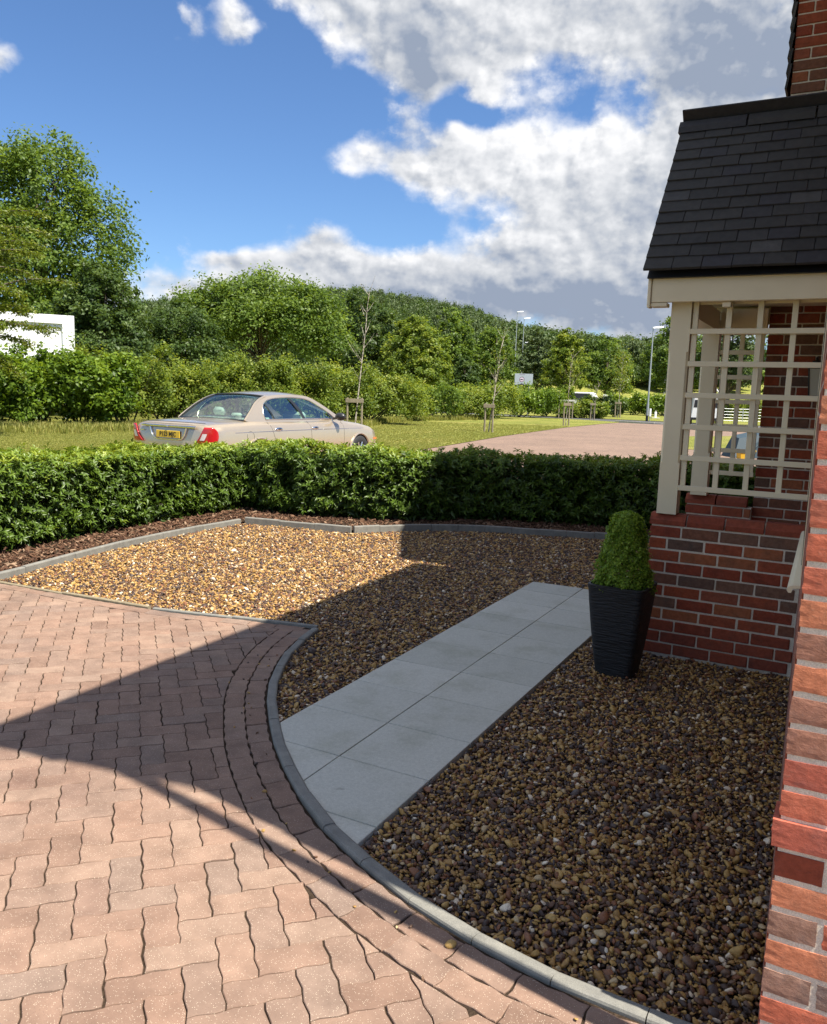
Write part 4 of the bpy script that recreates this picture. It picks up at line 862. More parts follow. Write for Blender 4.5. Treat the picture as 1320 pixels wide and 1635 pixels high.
tree('yew_tree', 'dark evergreen tree behind the grey sign', 848, 108, 75, 534, 'conifer_leaf', 39, .3, 240, 50, None, .05, .5, GT, low=.0)
tree('maple_tree', 'bright maple above the white car', 893, 96, 82, 534, 'thicket_leaf', 40, .28, 240, 50, None, .05, .5, GT, low=.03)
tree('field_tree', 'mid-green tree right of the maple, behind the staked saplings', 958, 112, 90, 545, 'ash_leaf', 41, .3, 260, 50, None, .05, .5, GT, low=.0)
tree('lime_tree', 'tall green tree behind the lamp post beside the porch', 1066, 98, 120, 512, 'ash_leaf', 42, .3, 340, 55, None, .05, .5, GT, low=.0)
tree('cedar_tree', 'dark tree seen through the porch trellis', 1150, 92, 110, 490, 'conifer_leaf', 43, .3, 280, 50, None, .05, .5, GT, low=.0)
tree('hawthorn_tree', 'low dark tree left of the sign with bare grey branches', 730, 74, 75, 570, 'dark_leaf', 44, .22, 200, 50, None, .05, .5, GT, low=.02)
tree('edge_tree', 'tall tree half seen beyond the porch trellis', 1250, 80, 130, 505, 'ash_leaf', 46, .28, 280, 50, None, .05, .5, GT, low=.0)
# cherry with hanging leaves that leans in from the left edge
x, y = G(-38, 23); r = np.random.default_rng(60); ch = tag(empty('cherry_tree', (x, y, .05), YAW), 'cherry tree whose hanging leafy branches reach in from the left edge', 'tree')
m_ = MB(); m_.tube([(0, 0, -.1), (.1, 0, 2.2), (.2, 0, 4.2), (.1, 0, 6.6)], [.16, .13, .09, .02], 8); LP = []; LN = []
for k in range(34):
    z = 1.9+4.2*(k/33)**.9; a = r.uniform(-1.5, 1.5) if k % 3 else r.uniform(1.5, 4.7); ln = r.uniform(1.5, 2.9)*(1.0-.38*abs(z-3.6)/3); el_ = r.uniform(-.05, .5)
    b = np.array([.15, 0, z]); pts = [b]; d = np.array([math.cos(a)*math.cos(el_), math.sin(a)*math.cos(el_), math.sin(el_)])
    for s in range(7): d = d+np.array([0, 0, -.07])+r.normal(0, .06, 3); d /= np.linalg.norm(d); pts.append(pts[-1]+d*ln/7)
    m_.tube(pts, list(np.linspace(.035, .004, 8)), 5, False); pts = np.array(pts)
    for s in range(330):
        t = r.uniform(.12, 1)**.8*6.999; i = int(t); q = pts[i]+(pts[i+1]-pts[i])*(t-i)+r.normal(0, .085, 3)*np.array([1, 1, .6]); q[2] -= abs(r.normal(0, .05)); LP.append(q); LN.append(np.array([r.normal(0, .6), r.normal(0, .6), .55]))
LP = np.array(LP); LN = np.array(LN); n = len(LP)
m_.build('trunk', MATS['tree_bark'], ch, True)
TV, TF = leafT(.2, .45); me = scatter('crown', TV, TF, LP, basis(LN, r.uniform(0, 6.28, n)), r.uniform(.075, .135, n), np.clip(r.normal(.45, .2, n), .01, .99)); me.materials.append(MATS['cherry_leaf']); tag(link('crown', me, ch), kind='stuff')

# shrub belt on the far side of the verge
GS = 'shrubs along the far side of the verge'
def shrub(label, px, d, wpx, top, lm, seed, leaf=.10, ncl=230, per=60, name='shrub', dome=True):
    x, y = G(px, d); H = HT(px, top, d)-.05; W = wpx*d/FPX/2; r = np.random.default_rng(seed)
    lobes = [(0, 0, H*.38, W*1.4, W*.8, H*.40)]+[(r.uniform(-1.4, 1.4)*W, r.uniform(-.5, .4)*W, H*r.uniform(.22, .62), W*r.uniform(.28, .5), W*r.uniform(.3, .5), H*r.uniform(.20, .40)) for _ in range(8)]+[(r.uniform(-1.4, 1.4)*W, r.uniform(-.3, .3)*W, H*r.uniform(.55, .84), W*r.uniform(.10, .2), W*.14, H*r.uniform(.10, .2)) for _ in range(12)]
    me, cc_ = crown_mesh(seed, lobes, ncl, per, leaf, .34*max(.8, W/1.6), flat=.9, shell=.55)
    m = MB()
    for k in range(9):
        e = cc_[r.integers(0, len(cc_))]; b = np.array([r.normal(0, .12*W), r.normal(0, .12*W), -.05]); m.tube([b, b*.4+e*.6+np.array([0, 0, .15*H]), e], [.035, .02, .006], 5, False)
    root = tag(empty(name, (x, y, .05), YAW), label, 'shrub', GS); me.materials.append(MATS[lm]); tag(link('foliage', me, root), kind='stuff'); m.build('stems', MATS['tree_bark'], root)
SH = [(-30, 27, 150, 556, 'broad_leaf', 'broad-leaved shrub at the far left edge, under the cherry branches'), (55, 27.5, 140, 566, 'broad_leaf', 'broad-leaved shrub below the white board'), (130, 28.5, 120, 556, 'broad_leaf', 'tall broad-leaved shrub at the right end of the white board'),
      (195, 30, 110, 548, 'thicket_leaf', 'yellow-tipped thicket shrub left of the car boot'), (258, 31.5, 110, 566, 'thicket_leaf', 'thicket shrub behind the rear window of the car'), (322, 33, 110, 574, 'thicket_leaf', 'thicket shrub behind the roof of the car'),
      (384, 34.5, 110, 568, 'thicket_leaf', 'olive thicket shrub behind the front of the car roof'), (448, 36.5, 115, 572, 'thicket_leaf', 'thicket shrub above the car bonnet'), (512, 38.5, 110, 576, 'thicket_leaf', 'thicket shrub left of the first staked birch'), (585, 40.5, 115, 586, 'thicket_leaf', 'sunny yellow-green shrub right of the first staked birch'),
      (622, 46, 80, 612, 'thicket_leaf', 'low pale shrub where the long grass begins'), (668, 50, 90, 606, 'ash_leaf', 'leafy shrub under the sycamore'), (720, 53, 90, 612, 'thicket_leaf', 'pale green shrub left of the second staked birch'), (775, 57, 80, 610, 'thicket_leaf', 'pale green shrub behind the second staked birch'),
      (822, 62, 80, 612, 'broad_leaf', 'bright shrub in front of the grey sign'), (862, 68, 62, 618, 'broad_leaf', 'bright bushy shrub right of the grey sign'), (920, 66, 50, 640, 'thicket_leaf', 'low shrub in front of the white car'), (958, 74, 44, 632, 'dark_leaf', 'dark shrub between the fourth and fifth stakes'), (1004, 88, 60, 628, 'broad_leaf', 'bright shrub left of the near lamp post'), (1046, 86, 60, 630, 'broad_leaf', 'bright shrub right of the near lamp post')]
for i, (px, d, wp, tp_, lm, lb) in enumerate(SH):
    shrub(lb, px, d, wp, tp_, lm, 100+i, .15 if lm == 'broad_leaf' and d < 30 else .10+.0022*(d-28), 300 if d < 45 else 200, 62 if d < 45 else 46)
# hedge line in the field behind
for i, (px, d, wp, tp_) in enumerate([(1110, 84, 60, 640), (1160, 95, 70, 640), (1225, 90, 70, 636)]): shrub(['low shrub seen through the trellis beside the near post', 'low shrub seen through the middle of the trellis', 'low shrub seen through the right of the trellis'][i], px, d, wp, tp_, 'thicket_leaf', 140+i, .22, 160, 44)

# ---- wooded hill
def hill_h(x, y):
    h = 0
    for px, d, hh, sx, sd in ((548, 300, 27, 62, 95), (430, 330, 20, 60, 90), (660, 330, 11, 50, 90), (960, 235, 10.5, 34, 60), (800, 330, 8, 70, 80), (1150, 300, 10, 60, 70)):
        cx, cy = G(px, d); u = (x-cx)*LAT[0]+(y-cy)*LAT[1]; v = (x-cx)*DEP[0]+(y-cy)*DEP[1]; h = np.maximum(h, hh*np.exp(-(u/sx)**2*.5-(v/sd)**2*.5))
    return h
gx = np.linspace(-130, 190, 65)-60; gd = np.linspace(118, 520, 55); V = []; F = []
for d in gd:
    for u in gx: p = LAT*u+DEP*d; V.append((p[0], p[1], float(hill_h(p[0], p[1]))*min(1, (d-118)/30)-.1))
for i in range(len(gd)-1):
    for j in range(len(gx)-1): a = i*len(gx)+j; F.append((a, a+1, a+len(gx)+1, a+len(gx)))
tag(ob('hill', V, F, MATS['grass'], smooth=True), kind='structure')
pr_ = []
for s in range(4):
    me, _ = crown_mesh(300+s, [(0, 0, .55, .36, .36, .45), (.12, .05, .40, .30, .3, .3), (-.12, -.05, .42, .3, .3, .3), (0, 0, .80, .18, .18, .2)], 120, 22, .085, .16, shell=.5); me.materials.append(MATS['conifer_leaf' if s < 2 else 'dark_leaf']); pr_.append(me)
hp_, he, hs = [], [], []; r = np.random.default_rng(77)
while len(hp_) < 3000:
    d = r.uniform(125, 420); u = r.uniform(-.36, .40)*d; p = LAT*u+DEP*d; z = float(hill_h(*p))*min(1, (d-118)/30); px = 660+FPX*u/d
    if z < 3.0: continue
    if d > 200 and z < 6 and r.random() < .5: continue
    H = r.uniform(6.5, 9) if px < 760 else r.uniform(5, 8); wd_ = H*(r.uniform(.38, .58) if px < 760 else r.uniform(.6, .95)); hp_.append((p[0], p[1], z-.3)); he.append((0, 0, r.uniform(0, 6.28))); hs.append((wd_, wd_, H))
instancer('woodland', hp_, he, hs, r.integers(0, 4, len(hp_)), pr_)

# ---- verge grass: tufts nearest the viewer and long grass at the shrubs' feet
def tuft(seed, n=16, h=1., spread=.5):
    r = np.random.default_rng(seed); V = []; F = []; 
    for i in range(n):
        a = r.uniform(0, 6.28); b = np.array([r.normal(0, spread*.4), r.normal(0, spread*.4), 0]); d = np.array([math.cos(a), math.sin(a), 0]); s = np.array([-d[1], d[0], 0]); hh = h*r.uniform(.5, 1.1); ln = r.uniform(.1, .5)*hh; k = len(V)
        V += [b-s*.05, b+s*.05, b+d*ln*.4+s*.035+np.array([0, 0, hh*.6]), b+d*ln*.4-s*.035+np.array([0, 0, hh*.6]), b+d*ln+np.array([0, 0, hh])]; F += [(k, k+1, k+2, k+3), (k+3, k+2, k+4)]
    me = mk('grass_tuft', V, F); me.materials.append(MATS['grass_blade']); a = me.attributes.new('tint', 'FLOAT', 'POINT'); a.data.foreach_set('value', np.repeat(r.uniform(.1, .95, n), 5).astype(np.float32)); return me
r = np.random.default_rng(91); d = 17+28*r.random(52000)**1.35; px = r.uniform(-40, 900, 52000); pp = LAT[None]*((px-660)/FPX*d)[:, None]+DEP[None]*d[:, None]
ok = inside(pp, VERGE); pp = pp[ok]; n = len(pp); hh = r.uniform(.030, .060, n)
ex_ = []
for i in range(9000):
    k = r.integers(0, len(SH)-6); a_, b_ = SH[k], SH[min(k+1, len(SH)-7)]; f = r.random(); px = a_[0]*(1-f)+b_[0]*f; dd = a_[1]*(1-f)+b_[1]*f; dd -= dd*.02+abs(r.normal(0, 1.1)); ex_.append(G(px, dd))
ex_ = np.array(ex_); pp = np.concatenate([pp, ex_]); hh = np.concatenate([hh, r.uniform(.08, .30, len(ex_))]); n = len(pp)
instancer('verge_grass', np.concatenate([pp, np.full((n, 1), .06)], 1), np.stack([np.zeros(n), np.zeros(n), r.uniform(0, 6.28, n)], 1), np.stack([np.maximum(hh, .06), np.maximum(hh, .06), hh], 1), r.integers(0, 4, n), [tuft(s) for s in range(4)])
bpy.data.objects['verge_grass'].name = 'grass'

# ================================================================== staked saplings
def sapling(label, px, d, top, wst, hst, seed, stakes=2, leafy=0., bare=True, base=.062, sz=1.):
    x, y = G(px, d); H = HT(px, top, d)-base; r = np.random.default_rng(seed)
    root = tag(empty('sapling', (x, y, base), YAW), label, 'tree', 'staked saplings on the verge')
    m = MB(); lean = r.normal(.05, .03); pts = [np.array([0, 0, -.05])]
    for k in range(1, 9): pts.append(np.array([lean*k*.5+r.normal(0, .012)*k*.25, r.normal(0, .01), H*.86*k/8]))
    m.tube(pts, list(np.linspace(.030, .008, 9)*sz), 7); tips = []
    for k in range(16):
        t = r.uniform(.38, 1.0); i = min(int(t*8), 7); b = pts[i]+(pts[i+1]-pts[i])*(t*8-i); a = r.uniform(0, 6.28); ln = H*.16*(1.25-t)*r.uniform(.5, 1.3)+.25; e = b+np.array([math.cos(a)*ln*.55, math.sin(a)*ln*.55, ln*.8]); m.tube([b, b*.5+e*.5+np.array([0, 0, -.04]), e], [.012*sz, .008*sz, .003], 4, False); tips += [e, b*.4+e*.6]
    for k in range(3): e = pts[-1]+np.array([r.normal(.1, .18), 0, H*.14*r.uniform(.5, 1.0)]); m.tube([pts[-1], e], [.009*sz, .003], 4, False)
    m.build('trunk', MATS['birch_bark'], root, True)
    nl = int(60+900*leafy); k = r.integers(0, len(tips), nl); pos = np.array(tips)[k]+r.normal(0, .14+.28*leafy, (nl, 3))*np.array([1, 1, 1.4 if leafy > .3 else 1]); me = scatter('crown', QUAD[0], QUAD[1], pos, basis(r.normal(0, 1, (nl, 3)), r.uniform(0, 6, nl)), r.uniform(.05, .10, nl)*(1+leafy), np.clip(r.normal(.6, .2, nl), 0, .99)); me.materials.append(MATS['cherry_leaf']); tag(link('crown', me, root), kind='stuff')
    st = tag(empty('tree_stake', (x, y, base), YAW+R_(r.uniform(-12, 12))), label[0].upper()*0+'timber stakes with crossbar holding '+label.replace('sapling', 'sapling', 1), 'stake', 'timber tree stakes')
    for s in ((-1, 1) if stakes == 2 else (0,)):
        a_ = r.normal(0, .02); MB().tube([(s*wst/2, -.07, -.1), (s*wst/2+a_, -.07, hst)], [.042*sz, .040*sz], 8).build('stake', MATS['stake_wood'], st, True)
    MB().box(-wst/2-.07, wst/2+.07, -.145, -.112, hst-.19, hst-.04, .006).build('crossbar', MATS['stake_wood'], st)
    MB().tube([(-.05, -.11, hst-.12), (-.05, .05, hst-.12), (.05, .05, hst-.12), (.05, -.11, hst-.12)], .012, 5).build('tree_tie', MATS['black_paint'], st)
sapling('the thin birch sapling just beyond the car bonnet', 562, 31.5, 442, .56, 1.30, 201)
sapling('the thin birch sapling in the middle of the verge', 775, 34.7, 520, .34, 1.22, 202, leafy=.1)
sapling('the thin sapling in front of the white car', 897, 46, 556, .30, 1.30, 203, leafy=.25)
sapling('the small sapling right of the white car', 938, 62, 606, .30, 1.25, 204, leafy=.1)
sapling('the yellowish leafy sapling nearest the lamp post', 978, 72, 560, .42, 1.35, 205, leafy=1.0, sz=1.4)

# ================================================================== street lamps
def lamp(label, px, d, top, base=.05, black=.7, arm=1):
    x, y = G(px, d); H = HT(px, top, d)-base; root = tag(empty('street_lamp', (x, y, base), YAW), label, 'street lamp', 'street lamps along the road')
    MB().tube([(0, 0, -.1), (0, 0, 1.3)], .095, 10).build('base', MATS['galvanised'], root, True); MB().tube([(0, 0, -.05), (0, 0, .42)], .10, 10).build('base_band', MATS['black_paint'], root, True)
    MB().tube([(0, 0, 1.25), (0, 0, H-.12)], [.070, .042], 10).build('pole', MATS['galvanised'], root, True)
    m = MB(); q = [(-.08, .05), (.0, .10), (.35, .13), (.75, .09), (.85, .04)]
    V = []
    for t, w_ in q: V += [(t*arm, -w_*1.2, H-.10+.10*t), (t*arm, w_*1.2, H-.10+.10*t), (t*arm, w_*.8, H+.02+.10*t), (t*arm, -w_*.8, H+.02+.10*t)]
    F = [(i*4+j, i*4+(j+1) % 4, i*4+4+(j+1) % 4, i*4+4+j) for i in range(4) for j in range(4)]+[(3, 2, 1, 0), (16, 17, 18, 19)]
    m.add(V, F).build('lamp_head', MATS['lamp_head'], root)
lamp('tall street lamp, left one of the tall pair behind the sign', 812, 118, 502, arm=1.0); lamp('tall street lamp, right one of the tall pair behind the sign', 823, 112, 512, arm=1.0)
lamp('shorter street lamp standing close behind the tall pair', 826, 150, 549, arm=.7); lamp('nearest street lamp with black-banded base, left of the porch', 1025, 63, 526, arm=.9)
lamp('distant street lamp between the nearest lamp and the porch post', 1049, 104, 551, arm=.8)

# ================================================================== signs and small things on the verge
def text(name, s, size, parent, loc, rot, m, ext=.002, off=0., align='CENTER'):
    c = bpy.data.curves.new(name, 'FONT'); c.body = s; c.size = size; c.align_x = align; c.align_y = 'CENTER'; c.extrude = ext; c.offset = off
    t = bpy.data.objects.new(name, c); COL.objects.link(t); dg = bpy.context.evaluated_depsgraph_get(); me = bpy.data.meshes.new_from_object(t.evaluated_get(dg)); bpy.data.objects.remove(t)
    me.materials.clear(); return link(name, me, parent, loc, rot, MATS[m])
x, y = G(827, 70); d = 70; sg = tag(empty('road_sign', (x, y, .05), YAW), 'grey rectangular road sign with ring emblem rising above the shrubs', 'sign')
s = d/FPX; top = HT(827, 597.5, d)-.05; bot = HT(827, 615, d)-.05; wS = 28.5*s
MB().box(-wS/2, wS/2, -.02, .02, bot, top, .004).build('panel', MATS['sign_grey'], sg)
for sx in (-.3, .3): MB().tube([(sx*wS, .06, -.1), (sx*wS, .06, top-.1)], .045, 8).build('post', MATS['galvanised'], sg, True)
def ringm(cx, cz, ro, ri, n=28, a0=0, a1=360, y=-.024):
    V = []; F = []
    for k in range(n+1):
        a = R_(a0+(a1-a0)*k/n); V += [(cx+ro*math.cos(a), y, cz+ro*math.sin(a)), (cx+ri*math.cos(a), y, cz+ri*math.sin(a)), (cx+ro*math.cos(a), y+.003, cz+ro*math.sin(a)), (cx+ri*math.cos(a), y+.003, cz+ri*math.sin(a))]
    for k in range(n): i = k*4; F += [(i, i+4, i+5, i+1), (i+2, i+3, i+7, i+6), (i, i+2, i+6, i+4), (i+1, i+5, i+7, i+3)]
    return MB().add(V, F)
mat('sign_black', (.03, .025, .035), .5); mat('sign_plum', (.16, .09, .13), .5)
ex_ = -3.0*s; ez_ = (top+bot)/2-.2*s
MB().prism([(math.cos(R_(a))*3.2*s, math.sin(R_(a))*3.2*s) for a in range(0, 360, 15)], 0, .004).build('emblem_disc', MATS['sign_pink'], sg, loc=(ex_, -.021, ez_), rot=(R_(90), 0, 0))
ringm(ex_, ez_, 4.0*s, 3.2*s, y=-.027).build('emblem_ring', MATS['sign_plum'], sg)
MB().add([(ex_-2.8*s, -.029, ez_-.7*s), (ex_+2.4*s, -.029, ez_-.9*s), (ex_+2.5*s, -.029, ez_+.0*s), (ex_+1.2*s, -.029, ez_+.1*s), (ex_-.3*s, -.029, ez_+1.0*s), (ex_-1.6*s, -.029, ez_+.3*s), (ex_-2.8*s, -.029, ez_+.1*s)], [tuple(range(7))]).build('emblem_bar', MATS['sign_black'], sg)
ringm(ex_, bot-.3*s, 2.8*s, 1.5*s, 18, 0, 180, -.03).build('emblem_arch', MATS['sign_black'], sg); MB().box(ex_-6*s, ex_+11*s, -.028, -.023, bot+.1*s, bot+1.2*s).build('sign_rule', MATS['sign_black'], sg)
MB().box(ex_-4*s, ex_+4.5*s, -.024, -.0205, top-1.8*s, top-1.3*s).build('lettering_line', MATS['sign_plum'], sg)
x, y = G(957, 104); w2 = tag(empty('small_sign', (x, y, .05), YAW), 'small white square sign between shrubs right of the white car', 'sign')
MB().box(-.28, .28, -.02, .02, 1.5, 2.15, .003).build('panel', MATS['white_paint'], w2); MB().tube([(0, .04, -.1), (0, .04, 2.0)], .04, 8).build('post', MATS['galvanised'], w2); MB().box(-.14, .10, -.024, -.0205, 1.68, 1.98).build('symbol', MATS['sign_grey'], w2)
x, y = G(1038, 74); mk_ = tag(empty('marker_post', (x, y, .05), YAW), 'short white marker post on a slab right of the near lamp', 'marker post')
MB().box(-.35, .35, -.25, .25, -.05, .06, .01).build('base', MATS['kerb_light'], mk_); MB().box(-.10, .10, -.10, .10, .06, .55, .02).build('body', MATS['white_paint'], mk_); MB().box(-.06, .07, -.08, .08, .55, .66, .02).build('cap', MATS['kerb_light'], mk_)
x, y = G(1029.5, 62.6); cb = tag(empty('control_box', (x, y, .05), YAW), 'narrow white box fixed beside the foot of the nearest street lamp', 'box'); MB().box(-.07, .07, -.08, .08, .35, .95, .01).build('housing', MATS['white_paint'], cb); MB().tube([(0, 0, -.1), (0, 0, .36)], .03, 6).build('stand', MATS['galvanised'], cb)
# timber post-and-rail by the white car
x, y = G(887, 64); fn = tag(empty('rail_fence', (x, y, .05), YAW), 'weathered timber post with a pale rail left of the white car', 'fence')
MB().tube([(-.1, 0, -.1), (-.12, 0, 2.05)], .05, 7).build('post', MATS['stake_wood'], fn); MB().box(-.3, 1.1, -.07, -.04, 1.30, 1.42, .006).build('rail', MATS['kerb_light'], fn); MB().tube([(.95, 0, -.1), (.95, 0, 1.45)], .05, 7).build('post', MATS['stake_wood'], fn)
# large white framed board at the left
x, y = G(-8, 33.0); bd = tag(empty('white_board', (x, y, .05), YAW+R_(26)), 'large white framed board standing behind the shrubs at left', 'board')
tpz, W_ = 4.22, 2.75
MB().box(-3.2, W_, -.10, .30, 1.3, tpz, .01).build('panel', MATS['white_paint'], bd)
f_ = MB(); f_.box(-3.2, W_+.02, -.19, -.101, tpz-.32, tpz+.03, .008).box(W_-.20, W_+.02, -.185, -.101, 1.3, tpz-.325, .008).box(-3.2, W_-.205, -.18, -.101, 2.28, 2.50, .008); f_.build('frame', MATS['white_paint'], bd)
MB().box(W_+.025, W_+.26, -.2, .35, 1.3, tpz+.03, .012).build('end_post', MATS['white_paint'], bd)
for sx in (-2.6, 0, W_-.1): MB().box(sx-.07, sx+.07, .31, .45, -.1, tpz-.1).build('leg', MATS['galvanised'], bd)

# ================================================================== the parked saloon
mat('car_paint', (.57, .465, .335), .28, .6, .5, coat=.8); mat('car_rubber', (.018, .018, .018), .75); mat('chrome', (.75, .75, .76), .12, 1.); mat('car_dark', (.02, .021, .023), .35); mat('alloy', (.62, .62, .63), .3, .9)
mat('lamp_red', (.42, .012, .015), .12, coat=.6); mat('lamp_white', (.72, .66, .66), .15, coat=.6); mat('plate_yellow', (.80, .54, .05), .45); mat('plate_black', (.012, .012, .012), .5); mat('seat_cream', (.56, .60, .50), .6); mat('seat_dark', (.05, .055, .055), .7); mat('lamp_orange', (.65, .18, .04), .2)
def glassmat(name, tintc, fac):
    m = bpy.data.materials.new(name); m.use_nodes = True; t = m.node_tree; t.nodes.clear(); o_ = N(t, 'ShaderNodeOutputMaterial'); tr = N(t, 'ShaderNodeBsdfTransparent'); tr.inputs[0].default_value = (*tintc, 1); gl = N(t, 'ShaderNodeBsdfGlossy'); gl.inputs['Roughness'].default_value = .02; gl.inputs[0].default_value = (.95, .97, 1, 1)
    fr = N(t, 'ShaderNodeFresnel'); fr.inputs[0].default_value = 1.5; mx = N(t, 'ShaderNodeMixShader'); L(t, MATH(t, 'ADD', MATH(t, 'MULTIPLY', fr.outputs[0], .26), fac, clamp=True), mx.inputs[0]); L(t, tr.outputs[0], mx.inputs[1]); L(t, gl.outputs[0], mx.inputs[2]); L(t, mx.outputs[0], o_.inputs[0]); MATS[name] = m
glassmat('car_glass', (.60, .74, .70), .0)
hd = math.atan2(.99933, .03664); CZ = .075
car = tag(empty('saloon_car', (-9.53+.0366*2.5, 9.72+2.5, CZ), hd), 'champagne gold saloon car parked beyond the hedge, seen from behind', 'car')
S_ = [0, .03, .10, .30, .70, 1.1, 1.6, 2.5, 3.4, 3.8, 4.3, 4.7, 4.93, 5.04, 5.09]
HW = [.70, .80, .86, .90, .922, .93, .93, .93, .925, .915, .89, .845, .77, .66, .50]
ZS = [.80, .845, .875, .895, .91, .92, .92, .915, .905, .885, .845, .79, .73, .66, .60]
ZD = [.86, .93, .965, .985, 1.005, 1.02, 1.0, .98, 1.0, .985, .935, .865, .80, .72, .64]
ZB = [.42, .32, .27, .23, .21, .20, .20, .20, .20, .20, .21, .23, .27, .33, .38]
def sec(s):
    hw, zs, zd, zb = (float(np.interp(s, S_, q)) for q in (HW, ZS, ZD, ZB)); zm = zb+(zs-zb)*.52
    P = [(0, zb), (hw*.80, zb), (hw*.955, zb+.07), (hw*.99, zm-.08), (hw, zm+.02), (hw*.985, zs-.10), (hw*.955, zs-.02), (hw*.91, zs+.018), (hw*.80, zs+(zd-zs)*.62), (hw*.45, zd-.008), (0, zd)]
    Q = catmull(P, 4); return Q
def body_y(s, z):
    Q = sec(s); k = int(np.argmax(Q[:, 0])); q = Q[6:30]; return float(np.interp(z, q[:, 1], q[:, 0]))
ss = np.unique(np.concatenate([np.linspace(0, .12, 6), np.linspace(.12, 5.0, 110), np.linspace(5.0, 5.09, 5)])); V = []; F = []; sec0 = sec(0); m_n = len(sec0)
WR, WF, ZW, RA = 1.12, 4.155, .335, .375
for s in ss:
    Q = sec(s)
    for y_, z in Q: V.append((s-2.5, -y_, z))
    for y_, z in Q: V.append((s-2.5, y_, z))
def arch(p): return any((p[0]+2.5-w_)**2+(p[2]-ZW)**2 < RA**2 for w_ in (WR, WF)) and abs(p[1]) > .62
st = 2*m_n
for i in range(len(ss)-1):
    for h in (0, 1):
        for j in range(m_n-1):
            a = i*st+h*m_n+j; f = (a, a+st, a+st+1, a+1) if h == 0 else (a, a+1, a+st+1, a+st)
            c_ = np.mean([V[q] for q in f], 0)
            if not arch(c_): F.append(f)
F.append(tuple(list(range(m_n))+list(range(m_n, 2*m_n))[::-1])); b0 = (len(ss)-1)*st; F.append(tuple((list(range(b0, b0+m_n))+list(range(b0+m_n, b0+2*m_n))[::-1])[::-1]))
body = ob('body', V, F, MATS['car_paint'], car, True); bm = bmesh.new(); bm.from_mesh(body.data); bmesh.ops.remove_doubles(bm, verts=bm.verts, dist=1e-4); bmesh.ops.recalc_face_normals(bm, faces=bm.faces); bm.to_mesh(body.data); bm.free(); body.data.shade_smooth(); body.data.set_sharp_from_angle(angle=R_(42))
MB().box(-2.42, 2.5, -.70, .70, .24, .60).build('underbody', MATS['car_rubber'], car)
for w_ in (WR, WF):
    for sd in (-1, 1):
        yy = body_y(w_, .55)*sd; P_ = [(w_-2.5+RA*math.cos(a)*1.0, sd*(body_y(w_+RA*math.cos(a)*.9, max(.3, ZW+RA*math.sin(a)))+.004), ZW+RA*math.sin(a)) for a in np.linspace(-.25, math.pi+.25, 26)]
        MB().tube(P_, .022, 6).build('arch_lip', MATS['car_paint'], car, True)
        wh = empty('wheel', (w_-2.5, sd*.80, ZW), 0, car); 
        q_ = []; 
        prof = [(.19, -.10), (.225, -.115), (.305, -.11), (.332, -.08), (.335, 0), (.332, .08), (.305, .11), (.225, .115), (.19, .10)]
        Vw = []; Fw = []; n_ = 32
        for r_, t_ in prof:
            for k in range(n_): a = 2*math.pi*k/n_; Vw.append((r_*math.cos(a), t_, r_*math.sin(a)))
        for i in range(len(prof)-1): Fw += [(i*n_+k, i*n_+(k+1) % n_, (i+1)*n_+(k+1) % n_, (i+1)*n_+k) for k in range(n_)]
        ob('tyre', Vw, Fw, MATS['car_rubber'], wh, True)
        rm = MB()
        for k in range(10): a = 2*math.pi*k/10; rm.tube([(.05*math.cos(a), sd*.085, .05*math.sin(a)), (.215*math.cos(a), sd*.095, .215*math.sin(a))], [.030, .022], 6)
        rm.tube([(0, sd*.06, 0), (0, sd*.105, 0)], .062, 14); Vr = ringm(0, 0, .228, .205, 30).v; rm.add([(a, sd*(.095)+(b+.024)*4, c) for a, b, c in Vr], ringm(0, 0, .228, .205, 30).f); rm.build('rim', MATS['alloy'], wh, True)
        MB().tube([(0, sd*-.06, 0), (0, sd*.03, 0)], .20, 20).build('brake', MATS['car_rubber'], wh)
# cabin
def side_y(s, z):
    t = np.clip((z-.96)/(1.42-.96), 0, 1); b = np.interp(s, [.8, 1.3, 2.4, 3.2, 3.9], [.755, .80, .815, .805, .73]); tp_ = np.interp(s, [1.3, 2.0, 2.8, 3.4], [.545, .585, .585, .56]); return float(b+(tp_-b)*(t**1.25*.85+t*.15))
OUT = catmull([(.94, .985), (1.13, 1.13), (1.36, 1.285), (1.64, 1.385), (2.05, 1.424), (2.50, 1.424), (2.86, 1.388), (3.20, 1.245), (3.50, 1.095), (3.80, .955)], 5)
GLS = catmull([(1.42, 1.005), (1.42, 1.13), (1.52, 1.27), (1.75, 1.352), (2.10, 1.380), (2.50, 1.376), (2.80, 1.338), (3.08, 1.215), (3.28, 1.115), (3.46, 1.005)], 5)
def s3(p, sd, off=0.): return (p[0]-2.5, sd*(side_y(p[0], p[1])+off), p[1])
